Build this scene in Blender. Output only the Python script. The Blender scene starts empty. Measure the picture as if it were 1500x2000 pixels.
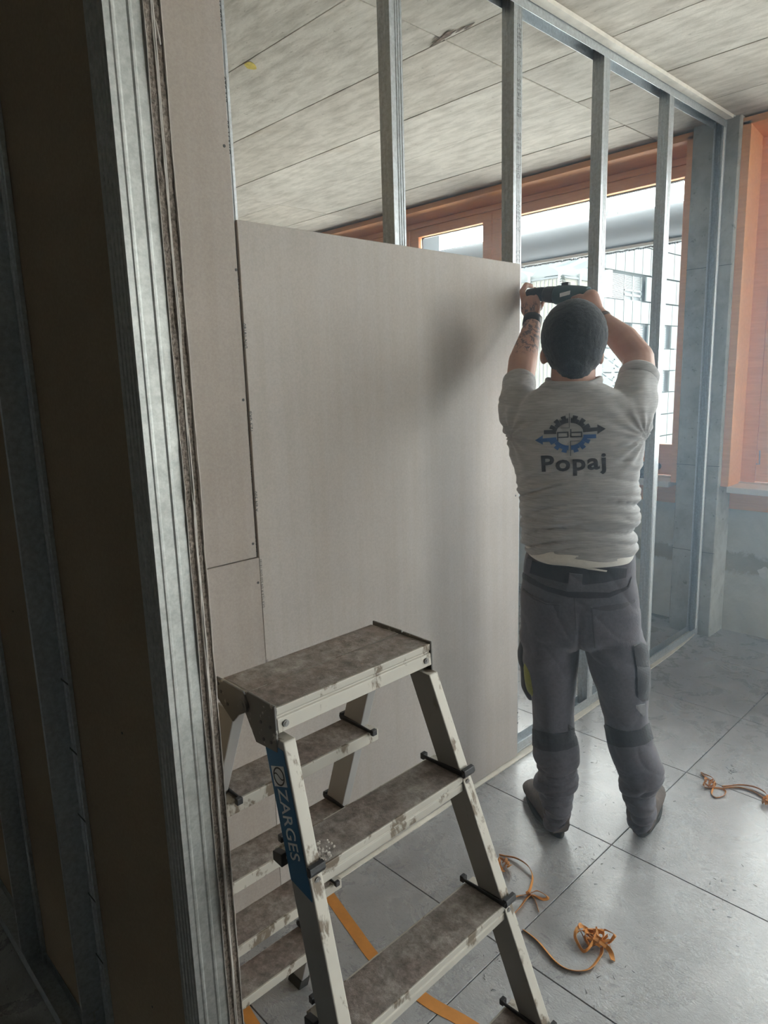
import bpy, bmesh, math, random
import numpy as np
from mathutils import Vector, Matrix, noise
from mathutils.bvhtree import BVHTree
random.seed(7)
C = bpy.context.scene.collection
sc = bpy.context.scene
# ------------------------------------------------------------------ camera
FPX, YAW, PIT, ROL = 1350.3, 0.806552, 0.190039, -0.0307549
CAM = Vector((0, 0, 1.63))
Fv = Vector((-math.sin(YAW)*math.cos(PIT), math.cos(YAW)*math.cos(PIT), -math.sin(PIT)))
_r = Vector((math.cos(YAW), math.sin(YAW), 0)); _u = _r.cross(Fv)
Rv = _r*math.cos(ROL)+_u*math.sin(ROL); Uv = -_r*math.sin(ROL)+_u*math.cos(ROL)
cd = bpy.data.cameras.new('camera'); cam = bpy.data.objects.new('camera', cd); C.objects.link(cam)
cam.matrix_world = Matrix(((Rv.x, Uv.x, -Fv.x, CAM.x), (Rv.y, Uv.y, -Fv.y, CAM.y), (Rv.z, Uv.z, -Fv.z, CAM.z), (0, 0, 0, 1)))
cd.sensor_fit = 'VERTICAL'; cd.sensor_height = 24; cd.sensor_width = 18; cd.lens = FPX*24/2000
cd.clip_start = 0.02; cd.clip_end = 2000
sc.camera = cam
# ------------------------------------------------------------------ light and exposure
W = bpy.data.worlds.new('overcast_sky'); sc.world = W; W.use_nodes = True
bg = W.node_tree.nodes['Background']; bg.inputs[0].default_value = (0.935, 0.972, 1.0, 1); bg.inputs[1].default_value = 12.0
sc.view_settings.view_transform = 'Standard'; sc.view_settings.look = 'None'
sc.view_settings.gamma = 1; sc.view_settings.exposure = 0.62; sc.view_settings.use_curve_mapping = False
sc.cycles.max_bounces = 10; sc.cycles.diffuse_bounces = 6; sc.cycles.glossy_bounces = 4
sc.cycles.transparent_max_bounces = 16; sc.cycles.sample_clamp_indirect = 6; sc.cycles.caustics_reflective = False
sc.cycles.caustics_refractive = False; sc.cycles.use_denoising = True
def portal(name, loc, sx, sy, rot):
    l = bpy.data.lights.new(name, 'AREA'); l.shape = 'RECTANGLE'; l.size = sx; l.size_y = sy
    l.cycles.is_portal = True
    o = bpy.data.objects.new(name, l); C.objects.link(o); o.location = loc; o.rotation_euler = rot
WP = 4.45      # plane of the window sashes
for nm, x0, x1 in (('window_portal', -5.6, -1.85), ('window_portal', -1.5, 1.4), ('window_portal', 1.75, 3.9)):
    portal(nm, ((x0+x1)/2, WP+0.25, 1.9), x1-x0+.3, 2.2, (-math.pi/2, 0, 0))
portal('window_portal', (4.95, 3.5, 1.6), 2.9, 1.6, (math.pi/2, 0, math.pi/2))

def hit(px, py, ax, v):
    d = Fv+Rv*((px-750)/FPX)-Uv*((py-1000)/FPX); t = (v-CAM[ax])/d[ax]; return CAM+d*t
# ------------------------------------------------------------------ materials
def mat(name):
    m = bpy.data.materials.new(name); m.use_nodes = True
    return m, m.node_tree.nodes, m.node_tree.links, m.node_tree.nodes['Principled BSDF']
def N(ns, t, **k):
    n = ns.new(t)
    for a, b in k.items():
        if a in n.inputs.keys(): n.inputs[a].default_value = b
        else: setattr(n, a, b)
    return n
def coords(ns, ls, scale=(1, 1, 1), rot=(0, 0, 0), kind='Object'):
    tc = N(ns, 'ShaderNodeTexCoord'); mp = N(ns, 'ShaderNodeMapping'); mp.inputs['Scale'].default_value = scale
    mp.inputs['Rotation'].default_value = rot
    ls.new(tc.outputs[kind], mp.inputs[0]); return mp.outputs[0]
def ramp(ns, ls, src, stops):
    r = ns.new('ShaderNodeValToRGB'); e = r.color_ramp.elements
    while len(e) < len(stops): e.new(0.5)
    for i, (p, c) in enumerate(stops):
        e[i].position = p; e[i].color = (*c, 1) if len(c) == 3 else c
    ls.new(src, r.inputs[0]); return r.outputs[0]
def mixc(ns, ls, fac, a, b, mode='MIX'):
    m = ns.new('ShaderNodeMix'); m.data_type = 'RGBA'; m.blend_type = mode
    for sck, v in ((0, fac), (6, a), (7, b)):
        if hasattr(v, 'is_linked') or hasattr(v, 'links'): ls.new(v, m.inputs[sck])
        elif sck == 0: m.inputs[0].default_value = v
        else: m.inputs[sck].default_value = (*v, 1)
    return m.outputs[2]
def noise_tex(ns, ls, vec, scale, detail=4, rough=.6, dist=0):
    n = N(ns, 'ShaderNodeTexNoise'); n.inputs['Scale'].default_value = scale; n.inputs['Detail'].default_value = detail
    n.inputs['Roughness'].default_value = rough; n.inputs['Distortion'].default_value = dist
    ls.new(vec, n.inputs['Vector']); return n.outputs[0]
def bump(ns, ls, b, src, strength, dist=.01):
    n = ns.new('ShaderNodeBump'); n.inputs['Strength'].default_value = strength; n.inputs['Distance'].default_value = dist
    ls.new(src, n.inputs['Height']); ls.new(n.outputs[0], b.inputs['Normal'])
def simple(name, col, rough=.6, metal=0, var=0.08, scale=30, bmp=0, coat=0):
    m, ns, ls, b = mat(name)
    v = coords(ns, ls); n = noise_tex(ns, ls, v, scale)
    lo = tuple(max(0, c*(1-var*2)) for c in col); hi = tuple(min(1, c*(1+var*2)) for c in col)
    ls.new(ramp(ns, ls, n, [(.3, lo), (.7, hi)]), b.inputs['Base Color'])
    b.inputs['Roughness'].default_value = rough; b.inputs['Metallic'].default_value = metal
    if bmp: bump(ns, ls, b, n, bmp, .004)
    return m
def concrete(name, base, dark, sx=1, stain=None, world=True, rough=.8):
    m, ns, ls, b = mat(name)
    v = coords(ns, ls); g = coords(ns, ls, (1.0, 3.6, 1.0) if sx == 1 else (1, 1, 1))
    c1 = ramp(ns, ls, noise_tex(ns, ls, v, 2.2, 6, .65, .5), [(.3, dark), (.62, base)])
    c2 = ramp(ns, ls, noise_tex(ns, ls, g, 5.5, 7, .7, .3), [(.32, (.50, .48, .44)), (.58, (1, 1, 1))])
    c = mixc(ns, ls, .75, c1, c2, 'MULTIPLY')
    c3 = ramp(ns, ls, noise_tex(ns, ls, coords(ns, ls, (4, 9, 5) if sx == 1 else (9, 9, 9)), 9 if sx == 1 else 4, 4, .6), [(.64, (1, 1, 1)), (.70, (.38, .34, .30))])
    c = mixc(ns, ls, .8, c, c3, 'MULTIPLY')
    oi = ns.new('ShaderNodeObjectInfo'); c = mixc(ns, ls, .9, c, ramp(ns, ls, oi.outputs['Random'], [(0, (.90, .88, .86)), (1, (1, 1, 1))]), 'MULTIPLY')
    if stain:
        s = ramp(ns, ls, noise_tex(ns, ls, v, 1.3, 5, .7, .6), [(.6, (1, 1, 1)), (.72, stain)])
        c = mixc(ns, ls, .8, c, s, 'MULTIPLY')
    ls.new(c, b.inputs['Base Color']); b.inputs['Roughness'].default_value = rough
    bump(ns, ls, b, noise_tex(ns, ls, v, 60, 5), .25, .004)
    return m
M = {}
M['ceiling'] = concrete('cast_concrete_ceiling', (.70, .665, .605), (.50, .47, .42), stain=(.82, .76, .68))
M['concrete'] = concrete('cast_concrete_wall', (.50, .50, .47), (.33, .34, .32), sx=0)
def wallstain():
    m, ns, ls, b = mat('stained_concrete')
    v = coords(ns, ls)
    c = ramp(ns, ls, noise_tex(ns, ls, v, 3, 6, .65, .4), [(.3, (.50, .50, .46)), (.65, (.74, .73, .68))])
    sep = ns.new('ShaderNodeSeparateXYZ'); ls.new(v, sep.inputs[0])
    # rough band left at the old screed line, and the patch by the pier
    nz = noise_tex(ns, ls, v, 9, 5, .7, .5)
    ma = N(ns, 'ShaderNodeMath', operation='MULTIPLY_ADD'); ls.new(nz, ma.inputs[0]); ma.inputs[1].default_value = .16; ls.new(sep.outputs[2], ma.inputs[2])
    band = ramp(ns, ls, ma.outputs[0], [(.46, (1, 1, 1)), (.48, (.50, .40, .25)), (.57, (.42, .38, .3)), (.59, (1, 1, 1))])
    c = mixc(ns, ls, .75, c, band, 'MULTIPLY')
    ls.new(c, b.inputs['Base Color']); b.inputs['Roughness'].default_value = .85
    bump(ns, ls, b, noise_tex(ns, ls, v, 40, 6, .7), .5, .006)
    return m
M['wallstain'] = wallstain()
def board(name, col, fleck=.06):
    m, ns, ls, b = mat(name)
    v = coords(ns, ls)
    a = ramp(ns, ls, noise_tex(ns, ls, v, 3, 4), [(.3, tuple(c*.93 for c in col)), (.7, tuple(c*1.05 for c in col))])
    f = ramp(ns, ls, noise_tex(ns, ls, v, 160, 3, .7), [(.35, (1-fleck*2,)*3), (.65, (1, 1, 1))])
    st = ramp(ns, ls, noise_tex(ns, ls, coords(ns, ls, (1, 9, .4)), 3, 3), [(.4, (.96, .95, .93)), (.6, (1, 1, 1))])
    ls.new(mixc(ns, ls, 1, mixc(ns, ls, 1, a, f, 'MULTIPLY'), st, 'MULTIPLY'), b.inputs['Base Color'])
    b.inputs['Roughness'].default_value = .75
    return m
M['board'] = board('grey_plasterboard_paper', (.51, .475, .452))
M['board2'] = board('pinkish_grey_plasterboard_paper', (.43, .385, .355))
M['boardback'] = board('brown_board_back_paper', (.38, .30, .21))
M['core'] = simple('broken_gypsum_core', (.25, .21, .18), .9, 0, .28, 220, .6)
M['paper_edge'] = simple('torn_paper_edge', (.56, .52, .48), .8, 0, .1, 40)
def galv(name, col, rough=.42, metal=.75):
    m, ns, ls, b = mat(name)
    v = coords(ns, ls)
    a = ramp(ns, ls, noise_tex(ns, ls, v, 90, 4, .7), [(.35, tuple(c*.82 for c in col)), (.65, tuple(min(1, c*1.1) for c in col))])
    k = ramp(ns, ls, noise_tex(ns, ls, coords(ns, ls, (1, 1, .15)), 8, 4, .6), [(.35, (.92, .925, .93)), (.65, (1, 1, 1))])
    ls.new(mixc(ns, ls, 1, a, k, 'MULTIPLY'), b.inputs['Base Color']); b.inputs['Metallic'].default_value = metal
    rr = N(ns, 'ShaderNodeMapRange'); rr.inputs['To Min'].default_value = rough-.08; rr.inputs['To Max'].default_value = rough+.12
    ls.new(noise_tex(ns, ls, v, 14, 4), rr.inputs['Value']); ls.new(rr.outputs[0], b.inputs['Roughness'])
    bump(ns, ls, b, noise_tex(ns, ls, v, 120, 3), .08, .002)
    return m
M['galv'] = galv('galvanised_steel', (.57, .61, .64))
M['galv_near'] = galv('galvanised_steel_dusty', (.50, .51, .49), .5, .55)
M['strip'] = simple('cream_edge_strip', (.80, .77, .70), .7, 0, .05, 25)
M['ink'] = simple('dark_print_ink', (.07, .075, .08), .6)
M['black'] = simple('black_plastic', (.03, .031, .035), .45, 0, .15, 60)
def tiles():
    m, ns, ls, b = mat('grey_stone_tile')
    v = coords(ns, ls)
    c = ramp(ns, ls, noise_tex(ns, ls, v, 2.5, 7, .7, .8), [(.3, (.23, .233, .245)), (.55, (.34, .345, .36)), (.75, (.44, .445, .46))])
    d = ramp(ns, ls, noise_tex(ns, ls, coords(ns, ls, (1, 1.7, 1), (0, 0, .6)), 75, 6, .75, .6), [(.30, (.55, .54, .53)), (.47, (1, 1, 1))])
    c = mixc(ns, ls, .75, c, d, 'MULTIPLY')
    # fine scratches and dust
    s1 = ramp(ns, ls, noise_tex(ns, ls, coords(ns, ls, (.6, 9, 1), (0, 0, .9)), 14, 5, .8, 2), [(.62, (0, 0, 0)), (.72, (1, 1, 1))])
    c = mixc(ns, ls, s1, c, (.46, .465, .48))
    ls.new(c, b.inputs['Base Color'])
    n2 = noise_tex(ns, ls, v, 7, 8, .75, .6)
    r = N(ns, 'ShaderNodeMapRange'); r.inputs['From Min'].default_value = .3; r.inputs['From Max'].default_value = .7
    r.inputs['To Min'].default_value = .20; r.inputs['To Max'].default_value = .40; ls.new(n2, r.inputs['Value']); ls.new(r.outputs[0], b.inputs['Roughness'])
    b.inputs['Specular IOR Level'].default_value = 1.0; b.inputs['IOR'].default_value = 1.62; b.inputs['Coat Weight'].default_value = .6; b.inputs['Coat Roughness'].default_value = .20
    bump(ns, ls, b, noise_tex(ns, ls, coords(ns, ls, (1, 1.8, 1), (0, 0, .4)), 48, 7, .8, 1.4), .5, .004)
    return m
M['tile'] = tiles()
M['grout'] = simple('dark_grout', (.05, .05, .05), .9)
def wood(name, c0, c1):
    m, ns, ls, b = mat(name)
    v = coords(ns, ls, (1.2, 14, 14))
    ls.new(ramp(ns, ls, noise_tex(ns, ls, v, 4, 6, .6, .8), [(.3, c0), (.7, c1)]), b.inputs['Base Color'])
    b.inputs['Roughness'].default_value = .5
    return m
M['wood'] = wood('orange_varnished_larch', (.80, .36, .125), (.92, .46, .19))
M['sill'] = simple('white_sill_laminate', (.78, .78, .77), .45, 0, .03, 8)
def glass():
    m = bpy.data.materials.new('window_glass'); m.use_nodes = True; ns = m.node_tree.nodes; ls = m.node_tree.links; ns.clear()
    o = ns.new('ShaderNodeOutputMaterial'); t = ns.new('ShaderNodeBsdfTransparent'); t.inputs[0].default_value = (.88, .91, .905, 1)
    g = ns.new('ShaderNodeBsdfGlossy'); g.inputs['Roughness'].default_value = .02; f = ns.new('ShaderNodeFresnel'); f.inputs[0].default_value = 1.3
    x = ns.new('ShaderNodeMixShader'); ls.new(f.outputs[0], x.inputs[0]); ls.new(t.outputs[0], x.inputs[1]); ls.new(g.outputs[0], x.inputs[2]); ls.new(x.outputs[0], o.inputs[0])
    return m
M['glass'] = glass()
M['gasket'] = simple('black_window_gasket', (.04, .045, .05), .6)
def alu(name, base, wear, lo=.6, hi=.66, scale=28):
    m, ns, ls, b = mat(name)
    v = coords(ns, ls, (1, 1, .55))
    n = noise_tex(ns, ls, v, scale, 5, .62, .3)
    f = ramp(ns, ls, n, [(lo, (0, 0, 0)), (hi, (1, 1, 1))])
    a = ramp(ns, ls, noise_tex(ns, ls, v, 6, 4), [(.3, tuple(c*.88 for c in base)), (.7, base)])
    ls.new(mixc(ns, ls, f, a, wear), b.inputs['Base Color']); b.inputs['Roughness'].default_value = .55; b.inputs['Metallic'].default_value = .15
    return m
M['alu_paint'] = alu('paint_spattered_aluminium', (.56, .53, .47), (.20, .16, .12), .55, .61, 24)
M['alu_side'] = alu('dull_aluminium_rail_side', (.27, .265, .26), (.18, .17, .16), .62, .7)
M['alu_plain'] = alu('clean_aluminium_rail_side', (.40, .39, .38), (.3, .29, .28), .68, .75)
M['hinge'] = alu('grey_cast_hinge_plate', (.155, .148, .142), (.42, .40, .36), .62, .66, 70)
def tread():
    m, ns, ls, b = mat('dust_caked_tread')
    v = coords(ns, ls)
    n = noise_tex(ns, ls, v, 45, 7, .78)
    c = ramp(ns, ls, n, [(.3, (.14, .125, .115)), (.5, (.29, .26, .24)), (.7, (.48, .44, .41))])
    p = ramp(ns, ls, noise_tex(ns, ls, v, 9, 4), [(.4, (.75, .68, .66)), (.62, (1.0, 1, 1))])
    ls.new(mixc(ns, ls, 1, c, p, 'MULTIPLY'), b.inputs['Base Color']); b.inputs['Roughness'].default_value = .9
    bump(ns, ls, b, n, .7, .004); return m
M['tread'] = tread()
M['blue'] = alu('blue_label_sticker', (.035, .16, .33), (.25, .27, .30), .70, .74, 30)
M['white_print'] = simple('pale_print', (.74, .77, .78), .6)
M['rubber'] = simple('dark_rubber', (.04, .042, .04), .7)
M['orange'] = simple('orange_tape', (.60, .25, .05), .55, 0, .06, 20)
def fabric(name, c0, c1, sc=(30, 30, 260), s=3.0, bs=.25):
    m, ns, ls, b = mat(name)
    n = noise_tex(ns, ls, coords(ns, ls, sc), s, 4, .65)
    ls.new(ramp(ns, ls, n, [(.32, c0), (.68, c1)]), b.inputs['Base Color']); b.inputs['Roughness'].default_value = .9
    bump(ns, ls, b, noise_tex(ns, ls, coords(ns, ls), 420, 2), bs, .002)
    if 'Sheen Weight' in b.inputs: b.inputs['Sheen Weight'].default_value = .25
    return m
M['shirt'] = fabric('heather_grey_jersey', (.33, .33, .34), (.48, .48, .485), (14, 14, 190), 1.6)
M['undershirt'] = fabric('white_cotton', (.66, .64, .6), (.74, .72, .68), (20, 20, 20))
M['trouser'] = fabric('dark_grey_work_twill', (.085, .08, .098), (.12, .112, .135), (30, 30, 30))
M['trouser_dark'] = fabric('black_stretch_twill', (.028, .028, .034), (.04, .04, .048), (30, 30, 30))
M['awnrefl'] = simple('grey_reflective_print', (.20, .20, .21), .6)
M['seam'] = fabric('trouser_seam_twill', (.055, .052, .06), (.08, .075, .085), (30, 30, 30))
M['lime'] = fabric('olive_yellow_lining', (.26, .27, .05), (.33, .34, .08), (30, 30, 30))
M['leather'] = simple('brown_suede', (.115, .092, .082), .8, 0, .1, 60, .3)
M['print_dark'] = simple('charcoal_shirt_print', (.055, .058, .07), .8)
M['print_blue'] = simple('blue_shirt_print', (.05, .13, .33), .8)
M['hair'] = fabric('dark_hair_veil_tinted', (.018, .021, .026), (.045, .05, .06), (60, 60, 60), 5, .8)  # blue of the window veil is put into the dark hair colour
def skin():
    m, ns, ls, b = mat('skin')
    v = coords(ns, ls)
    c = ramp(ns, ls, noise_tex(ns, ls, v, 9, 4), [(.3, (.42, .24, .185)), (.7, (.52, .32, .25))])
    t = ramp(ns, ls, noise_tex(ns, ls, coords(ns, ls, (1, 1, .8)), 38, 5, .72, 1.5), [(.50, (0, 0, 0)), (.545, (1, 1, 1)), (.62, (1, 1, 1)), (.66, (0, 0, 0))])
    # tattoo ink only on the left forearm (object space band in height and side)
    sep = ns.new('ShaderNodeSeparateXYZ'); ls.new(v, sep.inputs[0])
    a = ramp(ns, ls, sep.outputs[2], [(.0, (0, 0, 0)), (.5, (0, 0, 0))])
    mr = N(ns, 'ShaderNodeMapRange'); mr.inputs['From Min'].default_value = 1.70; mr.inputs['From Max'].default_value = 1.72; ls.new(sep.outputs[2], mr.inputs['Value'])
    mr2 = N(ns, 'ShaderNodeMapRange'); mr2.inputs['From Min'].default_value = 1.90; mr2.inputs['From Max'].default_value = 1.88; ls.new(sep.outputs[2], mr2.inputs['Value'])
    mr3 = N(ns, 'ShaderNodeMapRange'); mr3.inputs['From Min'].default_value = -1.315; mr3.inputs['From Max'].default_value = -1.335; ls.new(sep.outputs[0], mr3.inputs['Value'])
    p = N(ns, 'ShaderNodeMath', operation='MULTIPLY'); ls.new(mr.outputs[0], p.inputs[0]); ls.new(mr2.outputs[0], p.inputs[1])
    q = N(ns, 'ShaderNodeMath', operation='MULTIPLY'); ls.new(p.outputs[0], q.inputs[0]); ls.new(mr3.outputs[0], q.inputs[1])
    w = mixc(ns, ls, 1, t, (0, 0, 0)); w = mixc(ns, ls, q.outputs[0], (0, 0, 0), t)
    ls.new(mixc(ns, ls, w, c, (.11, .095, .11)), b.inputs['Base Color']); b.inputs['Roughness'].default_value = .55
    try: b.inputs['Subsurface Weight'].default_value = .08; b.inputs['Subsurface Radius'].default_value = (.02, .008, .005)
    except Exception: pass
    return m
M['skin'] = skin()
M['teal'] = simple('dark_teal_tool_plastic', (.035, .075, .085), .5)
M['facade'] = simple('white_facade_panel', (.050, .059, .058), .6, 0, .02, 3)
M['facade2'] = simple('white_window_frame_paint', (.092, .10, .099), .5)
M['slat'] = simple('grey_blind_slat', (.033, .04, .043), .5, .1)
M['cream'] = simple('cream_cladding', (.078, .076, .062), .7, 0, .04, 6)
M['hill'] = simple('hazy_forest_hill', (.016, .026, .028), .9, 0, .15, .06)
M['leaf'] = simple('pale_green_leaves', (.025, .042, .015), .8, 0, .2, 30)
M['awning'] = simple('blue_grey_awning_fabric', (.022, .028, .033), .7, 0, .05, 20)
M['asphalt'] = simple('pale_asphalt', (.75, .75, .72), .9)
M['yellow'] = simple('yellow_paint_mark', (.62, .50, .10), .8, 0, .2, 30)
M['room'] = simple('dull_grey_render', (.22, .21, .20), .9)
# ------------------------------------------------------------------ mesh helpers
def V(*a): return Vector(a)
def bx(bm, x0, x1, y0, y1, z0, z1):
    vs = [bm.verts.new((x, y, z)) for z in (z0, z1) for x, y in ((x0, y0), (x1, y0), (x1, y1), (x0, y1))]
    for f in ((3, 2, 1, 0), (4, 5, 6, 7), (0, 1, 5, 4), (1, 2, 6, 5), (2, 3, 7, 6), (3, 0, 4, 7)): bm.faces.new([vs[i] for i in f])
def prism(bm, pts, o, ex, ey, ev):
    o, ex, ey, ev = Vector(o), Vector(ex), Vector(ey), Vector(ev)
    a = [bm.verts.new(o+ex*p[0]+ey*p[1]) for p in pts]; b = [bm.verts.new(o+ex*p[0]+ey*p[1]+ev) for p in pts]
    n = len(pts)
    for i in range(n): bm.faces.new((a[i], a[(i+1) % n], b[(i+1) % n], b[i]))
    bm.faces.new(a[::-1]); bm.faces.new(b)
def sheet(line, t):
    """thin folded sheet: 2D polyline -> closed outline of thickness t"""
    P = [Vector(p) for p in line]; L = []
    for i, p in enumerate(P):
        d1 = (P[i]-P[i-1]).normalized() if i else (P[1]-P[0]).normalized()
        d2 = (P[i+1]-P[i]).normalized() if i < len(P)-1 else d1
        n1, n2 = Vector((-d1.y, d1.x)), Vector((-d2.y, d2.x)); n = (n1+n2)
        n = n/max(.3, n.length_squared/2) if n.length > .1 else n1
        L.append(p+n*t)
    return [tuple(p) for p in P]+[tuple(p) for p in L[::-1]]
def tube(bm, pts, rad, seg=12, cap=True):
    pts = [Vector(p) for p in pts]; rings = []
    if not hasattr(rad, '__len__'): rad = [rad]*len(pts)
    up = None
    for i, p in enumerate(pts):
        d = (pts[min(i+1, len(pts)-1)]-pts[max(i-1, 0)]).normalized()
        if up is None: up = d.orthogonal().normalized()
        up = (up-d*up.dot(d)).normalized(); s = d.cross(up)
        r = rad[i]
        rings.append([bm.verts.new(p+(up*math.cos(2*math.pi*k/seg)+s*math.sin(2*math.pi*k/seg))*r) for k in range(seg)])
    for a, b in zip(rings, rings[1:]):
        for k in range(seg): bm.faces.new((a[k], a[(k+1) % seg], b[(k+1) % seg], b[k]))
    if cap: bm.faces.new(rings[0][::-1]); bm.faces.new(rings[-1])
def capsule(bm, a, b, ra, rb, seg=16):
    a, b = Vector(a), Vector(b); d = (b-a); L = d.length; d = d/L if L > 1e-6 else V(0, 0, 1)
    pts, rs = [], []
    for k in range(5): t = k/4*math.pi/2; pts.append(a-d*ra*math.cos(t)); rs.append(max(ra*math.sin(t), 1e-4))
    for k in range(1, 4): t = k/4; pts.append(a.lerp(b, t)); rs.append(ra+(rb-ra)*t)
    for k in range(5): t = k/4*math.pi/2; pts.append(b+d*rb*math.sin(t)); rs.append(max(rb*math.cos(t), 1e-4))
    tube(bm, pts, rs, seg)
def ellipsoid(bm, c, r, R=None, seg=24, rings=16):
    m = Matrix.Translation(Vector(c)) @ (R.to_4x4() if R else Matrix()) @ Matrix.Diagonal((*r, 1))
    bmesh.ops.create_uvsphere(bm, u_segments=seg, v_segments=rings, radius=1, matrix=m)
def obj(name, bm, m, parent=None, smooth=False, bevel=0):
    me = bpy.data.meshes.new(name)
    bmesh.ops.recalc_face_normals(bm, faces=bm.faces[:]) 
    if bevel:
        bmesh.ops.bevel(bm, geom=[e for e in bm.edges if len(e.link_faces) == 2 and e.calc_face_angle(0) > .6], offset=bevel, segments=2, affect='EDGES', profile=.5)
    bm.to_mesh(me); bm.free()
    if smooth:
        for p in me.polygons: p.use_smooth = True
    for mm in (m if isinstance(m, (list, tuple)) else [m]): me.materials.append(mm)
    o = bpy.data.objects.new(name, me); C.objects.link(o)
    if parent: o.parent = parent; o.matrix_parent_inverse = Matrix.Translation(-parent.location) if parent.type == 'EMPTY' else Matrix()
    return o
def tag(o, label, cat, group=None):
    o['label'] = label; o['category'] = cat
    if group: o['group'] = group
    return o
def thing(name, label, cat, loc=(0, 0, 0), group=None):
    o = bpy.data.objects.new(name, None); C.objects.link(o); o.location = loc; o.empty_display_size = .05
    return tag(o, label, cat, group)
def struct(name, bm, m, **k):
    o = obj(name, bm, m, **k); o['kind'] = 'structure'; return o
def sempty(name, loc=(0, 0, 0)):
    o = bpy.data.objects.new(name, None); C.objects.link(o); o.location = loc; o['kind'] = 'structure'; o.empty_display_size = .1; return o
def B(): return bmesh.new()
def box(name, m, parent, x0, x1, y0, y1, z0, z1, bevel=0, **k):
    bm = B(); bx(bm, x0, x1, y0, y1, z0, z1); return obj(name, bm, m, parent, bevel=bevel, **k)
H = 2.97          # ceiling height
XF = -1.617       # room face of the partition studs
# ------------------------------------------------------------------ setting: floor with tiles, ceiling with cast panels
bm = B(); bx(bm, -9, 5, -4, 4.75, -.2, -.012); floor = struct('floor', bm, M['grout'])
T = .6238; ys = [.797+T*k for k in range(-3, 7)]; xs = [-1.031+T*k for k in range(-7, 5)]
bm = B(); g = .0013
bx(bm, g, T-g, g, T-g, -.012, 0); bmesh.ops.bevel(bm, geom=[e for e in bm.edges if e.verts[0].co.z > -.001 and e.verts[1].co.z > -.001], offset=.0012, segments=1, affect='EDGES')
tile_me = None
for x in xs:
    for y in ys:
        if tile_me is None:
            o = obj('tile', bm, M['tile'], floor); tile_me = o.data
        else:
            o = bpy.data.objects.new('tile', tile_me); C.objects.link(o); o.parent = floor
        o.location = (x, y, 0)
bm = B(); bx(bm, -9, 5, -4, 5.0, H+.006, H+.25); ceil = struct('ceiling', bm, M['concrete'])
pm = None
for i, x in enumerate((-9.76, -7.185, -4.61, -2.035, .54, 3.115)):
    for j in range(18):
        y = 1.868+.5063*(j-11)
        w = 2.575; g = .002
        if pm is None:
            bm = B(); bx(bm, g, w-g, g, .5063-g, 0, .012)
            bmesh.ops.bevel(bm, geom=[e for e in bm.edges if e.verts[0].co.z < .001 and e.verts[1].co.z < .001], offset=.0018, segments=1, affect='EDGES')
            o = obj('panel', bm, M['ceiling'], ceil); pm = o.data
        else:
            o = bpy.data.objects.new('panel', pm); C.objects.link(o); o.parent = ceil
        o.location = (x, y, H+random.uniform(-.0015, .0012)); o.rotation_euler = (0, 0, 0)
        if y > 4.3: bpy.data.objects.remove(o); continue
# yellow paint mark on the slab
c = hit(489, 129, 2, H-.003); bm = B()
prism(bm, [(math.cos(a)*.036*(1+.12*math.sin(3*a)), math.sin(a)*.026*(1+.15*math.cos(2*a))) for a in [t*math.pi/12 for t in range(24)]], c, (.6, -.8, 0), (.8, .6, 0), (0, 0, .001))
obj('paint_mark', bm, M['yellow'], ceil)
rs = simple('rusty_brown_stain', (.20, .15, .125), .9, 0, .35, 40); c = hit(880, 68, 2, H-.003); rnd = random.Random(3)
for k in range(9):
    bm = B(); q = rnd.uniform(.3, 1)
    prism(bm, [(math.cos(a)*.055*q*(1+.35*math.sin(3*a+k)), math.sin(a)*.010*q*(1+.3*math.cos(4*a+k))) for a in [t*math.pi/9 for t in range(18)]], c+V(rnd.gauss(0, .045), rnd.gauss(0, .012), -.0001*k), (.97, -.2, 0), (.2, .97, 0), (0, 0, .0008))
    obj('stain', bm, rs, ceil)
# walls
bm = B(); bx(bm, 4.6, 4.8, -4, 2.7, 0, H); bx(bm, 4.6, 4.8, 4.3, 4.9, 0, H); bx(bm, 4.6, 4.8, 2.7, 4.3, 0, .15); struct('wall_right', bm, M['concrete'])
w4 = sempty('added_window_4', (4.7, 2.7, .15))  # unseen window, added to bring more daylight in from the right
for y in (2.7, 3.45, 4.25): box('mullion', M['wood'], w4, 4.66, 4.72, y, y+.05, .15, H)
box('frame_foot', M['wood'], w4, 4.66, 4.72, 2.7, 4.3, .15, .2); box('frame_head', M['wood'], w4, 4.66, 4.72, 2.7, 4.3, H-.06, H)
for y in (2.75, 3.5): box('glass', M['glass'], w4, 4.69, 4.694, y, y+.7, .2, H-.06)
bm = B(); bx(bm, -8.3, -8.1, -4, 4.9, 0, H); struct('wall_left', bm, M['concrete'])
bm = B(); bx(bm, -9, 5, -4.1, -3.9, 0, H); struct('wall_back', bm, M['room'])
YW = 4.43         # room face of the window wall below the sills
bm = B(); bx(bm, -8.1, -1.79, YW, YW+.3, 0, .95); bx(bm, -1.56, 4.6, YW, YW+.3, 0, .95)
bx(bm, -8.1, -6.0, YW, YW+.3, .95, H); bx(bm, 4.2, 4.6, YW, YW+.3, .95, H)
bx(bm, -6.0, 4.2, YW+.02, YW+.3, H-.06, H)
struct('wall_window_side', bm, M['wallstain'])
bm = B(); bx(bm, -1.80, -1.545, 4.235, 4.75, 0, H); bmesh.ops.bevel(bm, geom=[e for e in bm.edges if abs(e.verts[0].co.z-e.verts[1].co.z) > 1], offset=.006, segments=1, affect='EDGES')
pier = struct('trim_1', bm, M['concrete'])
for zz in (.53, 1.06, 2.2):
    box('cast_joint', M['gasket'], pier, -1.7995, -1.5455, 4.2342, 4.2352, zz, zz+.003)
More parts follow.
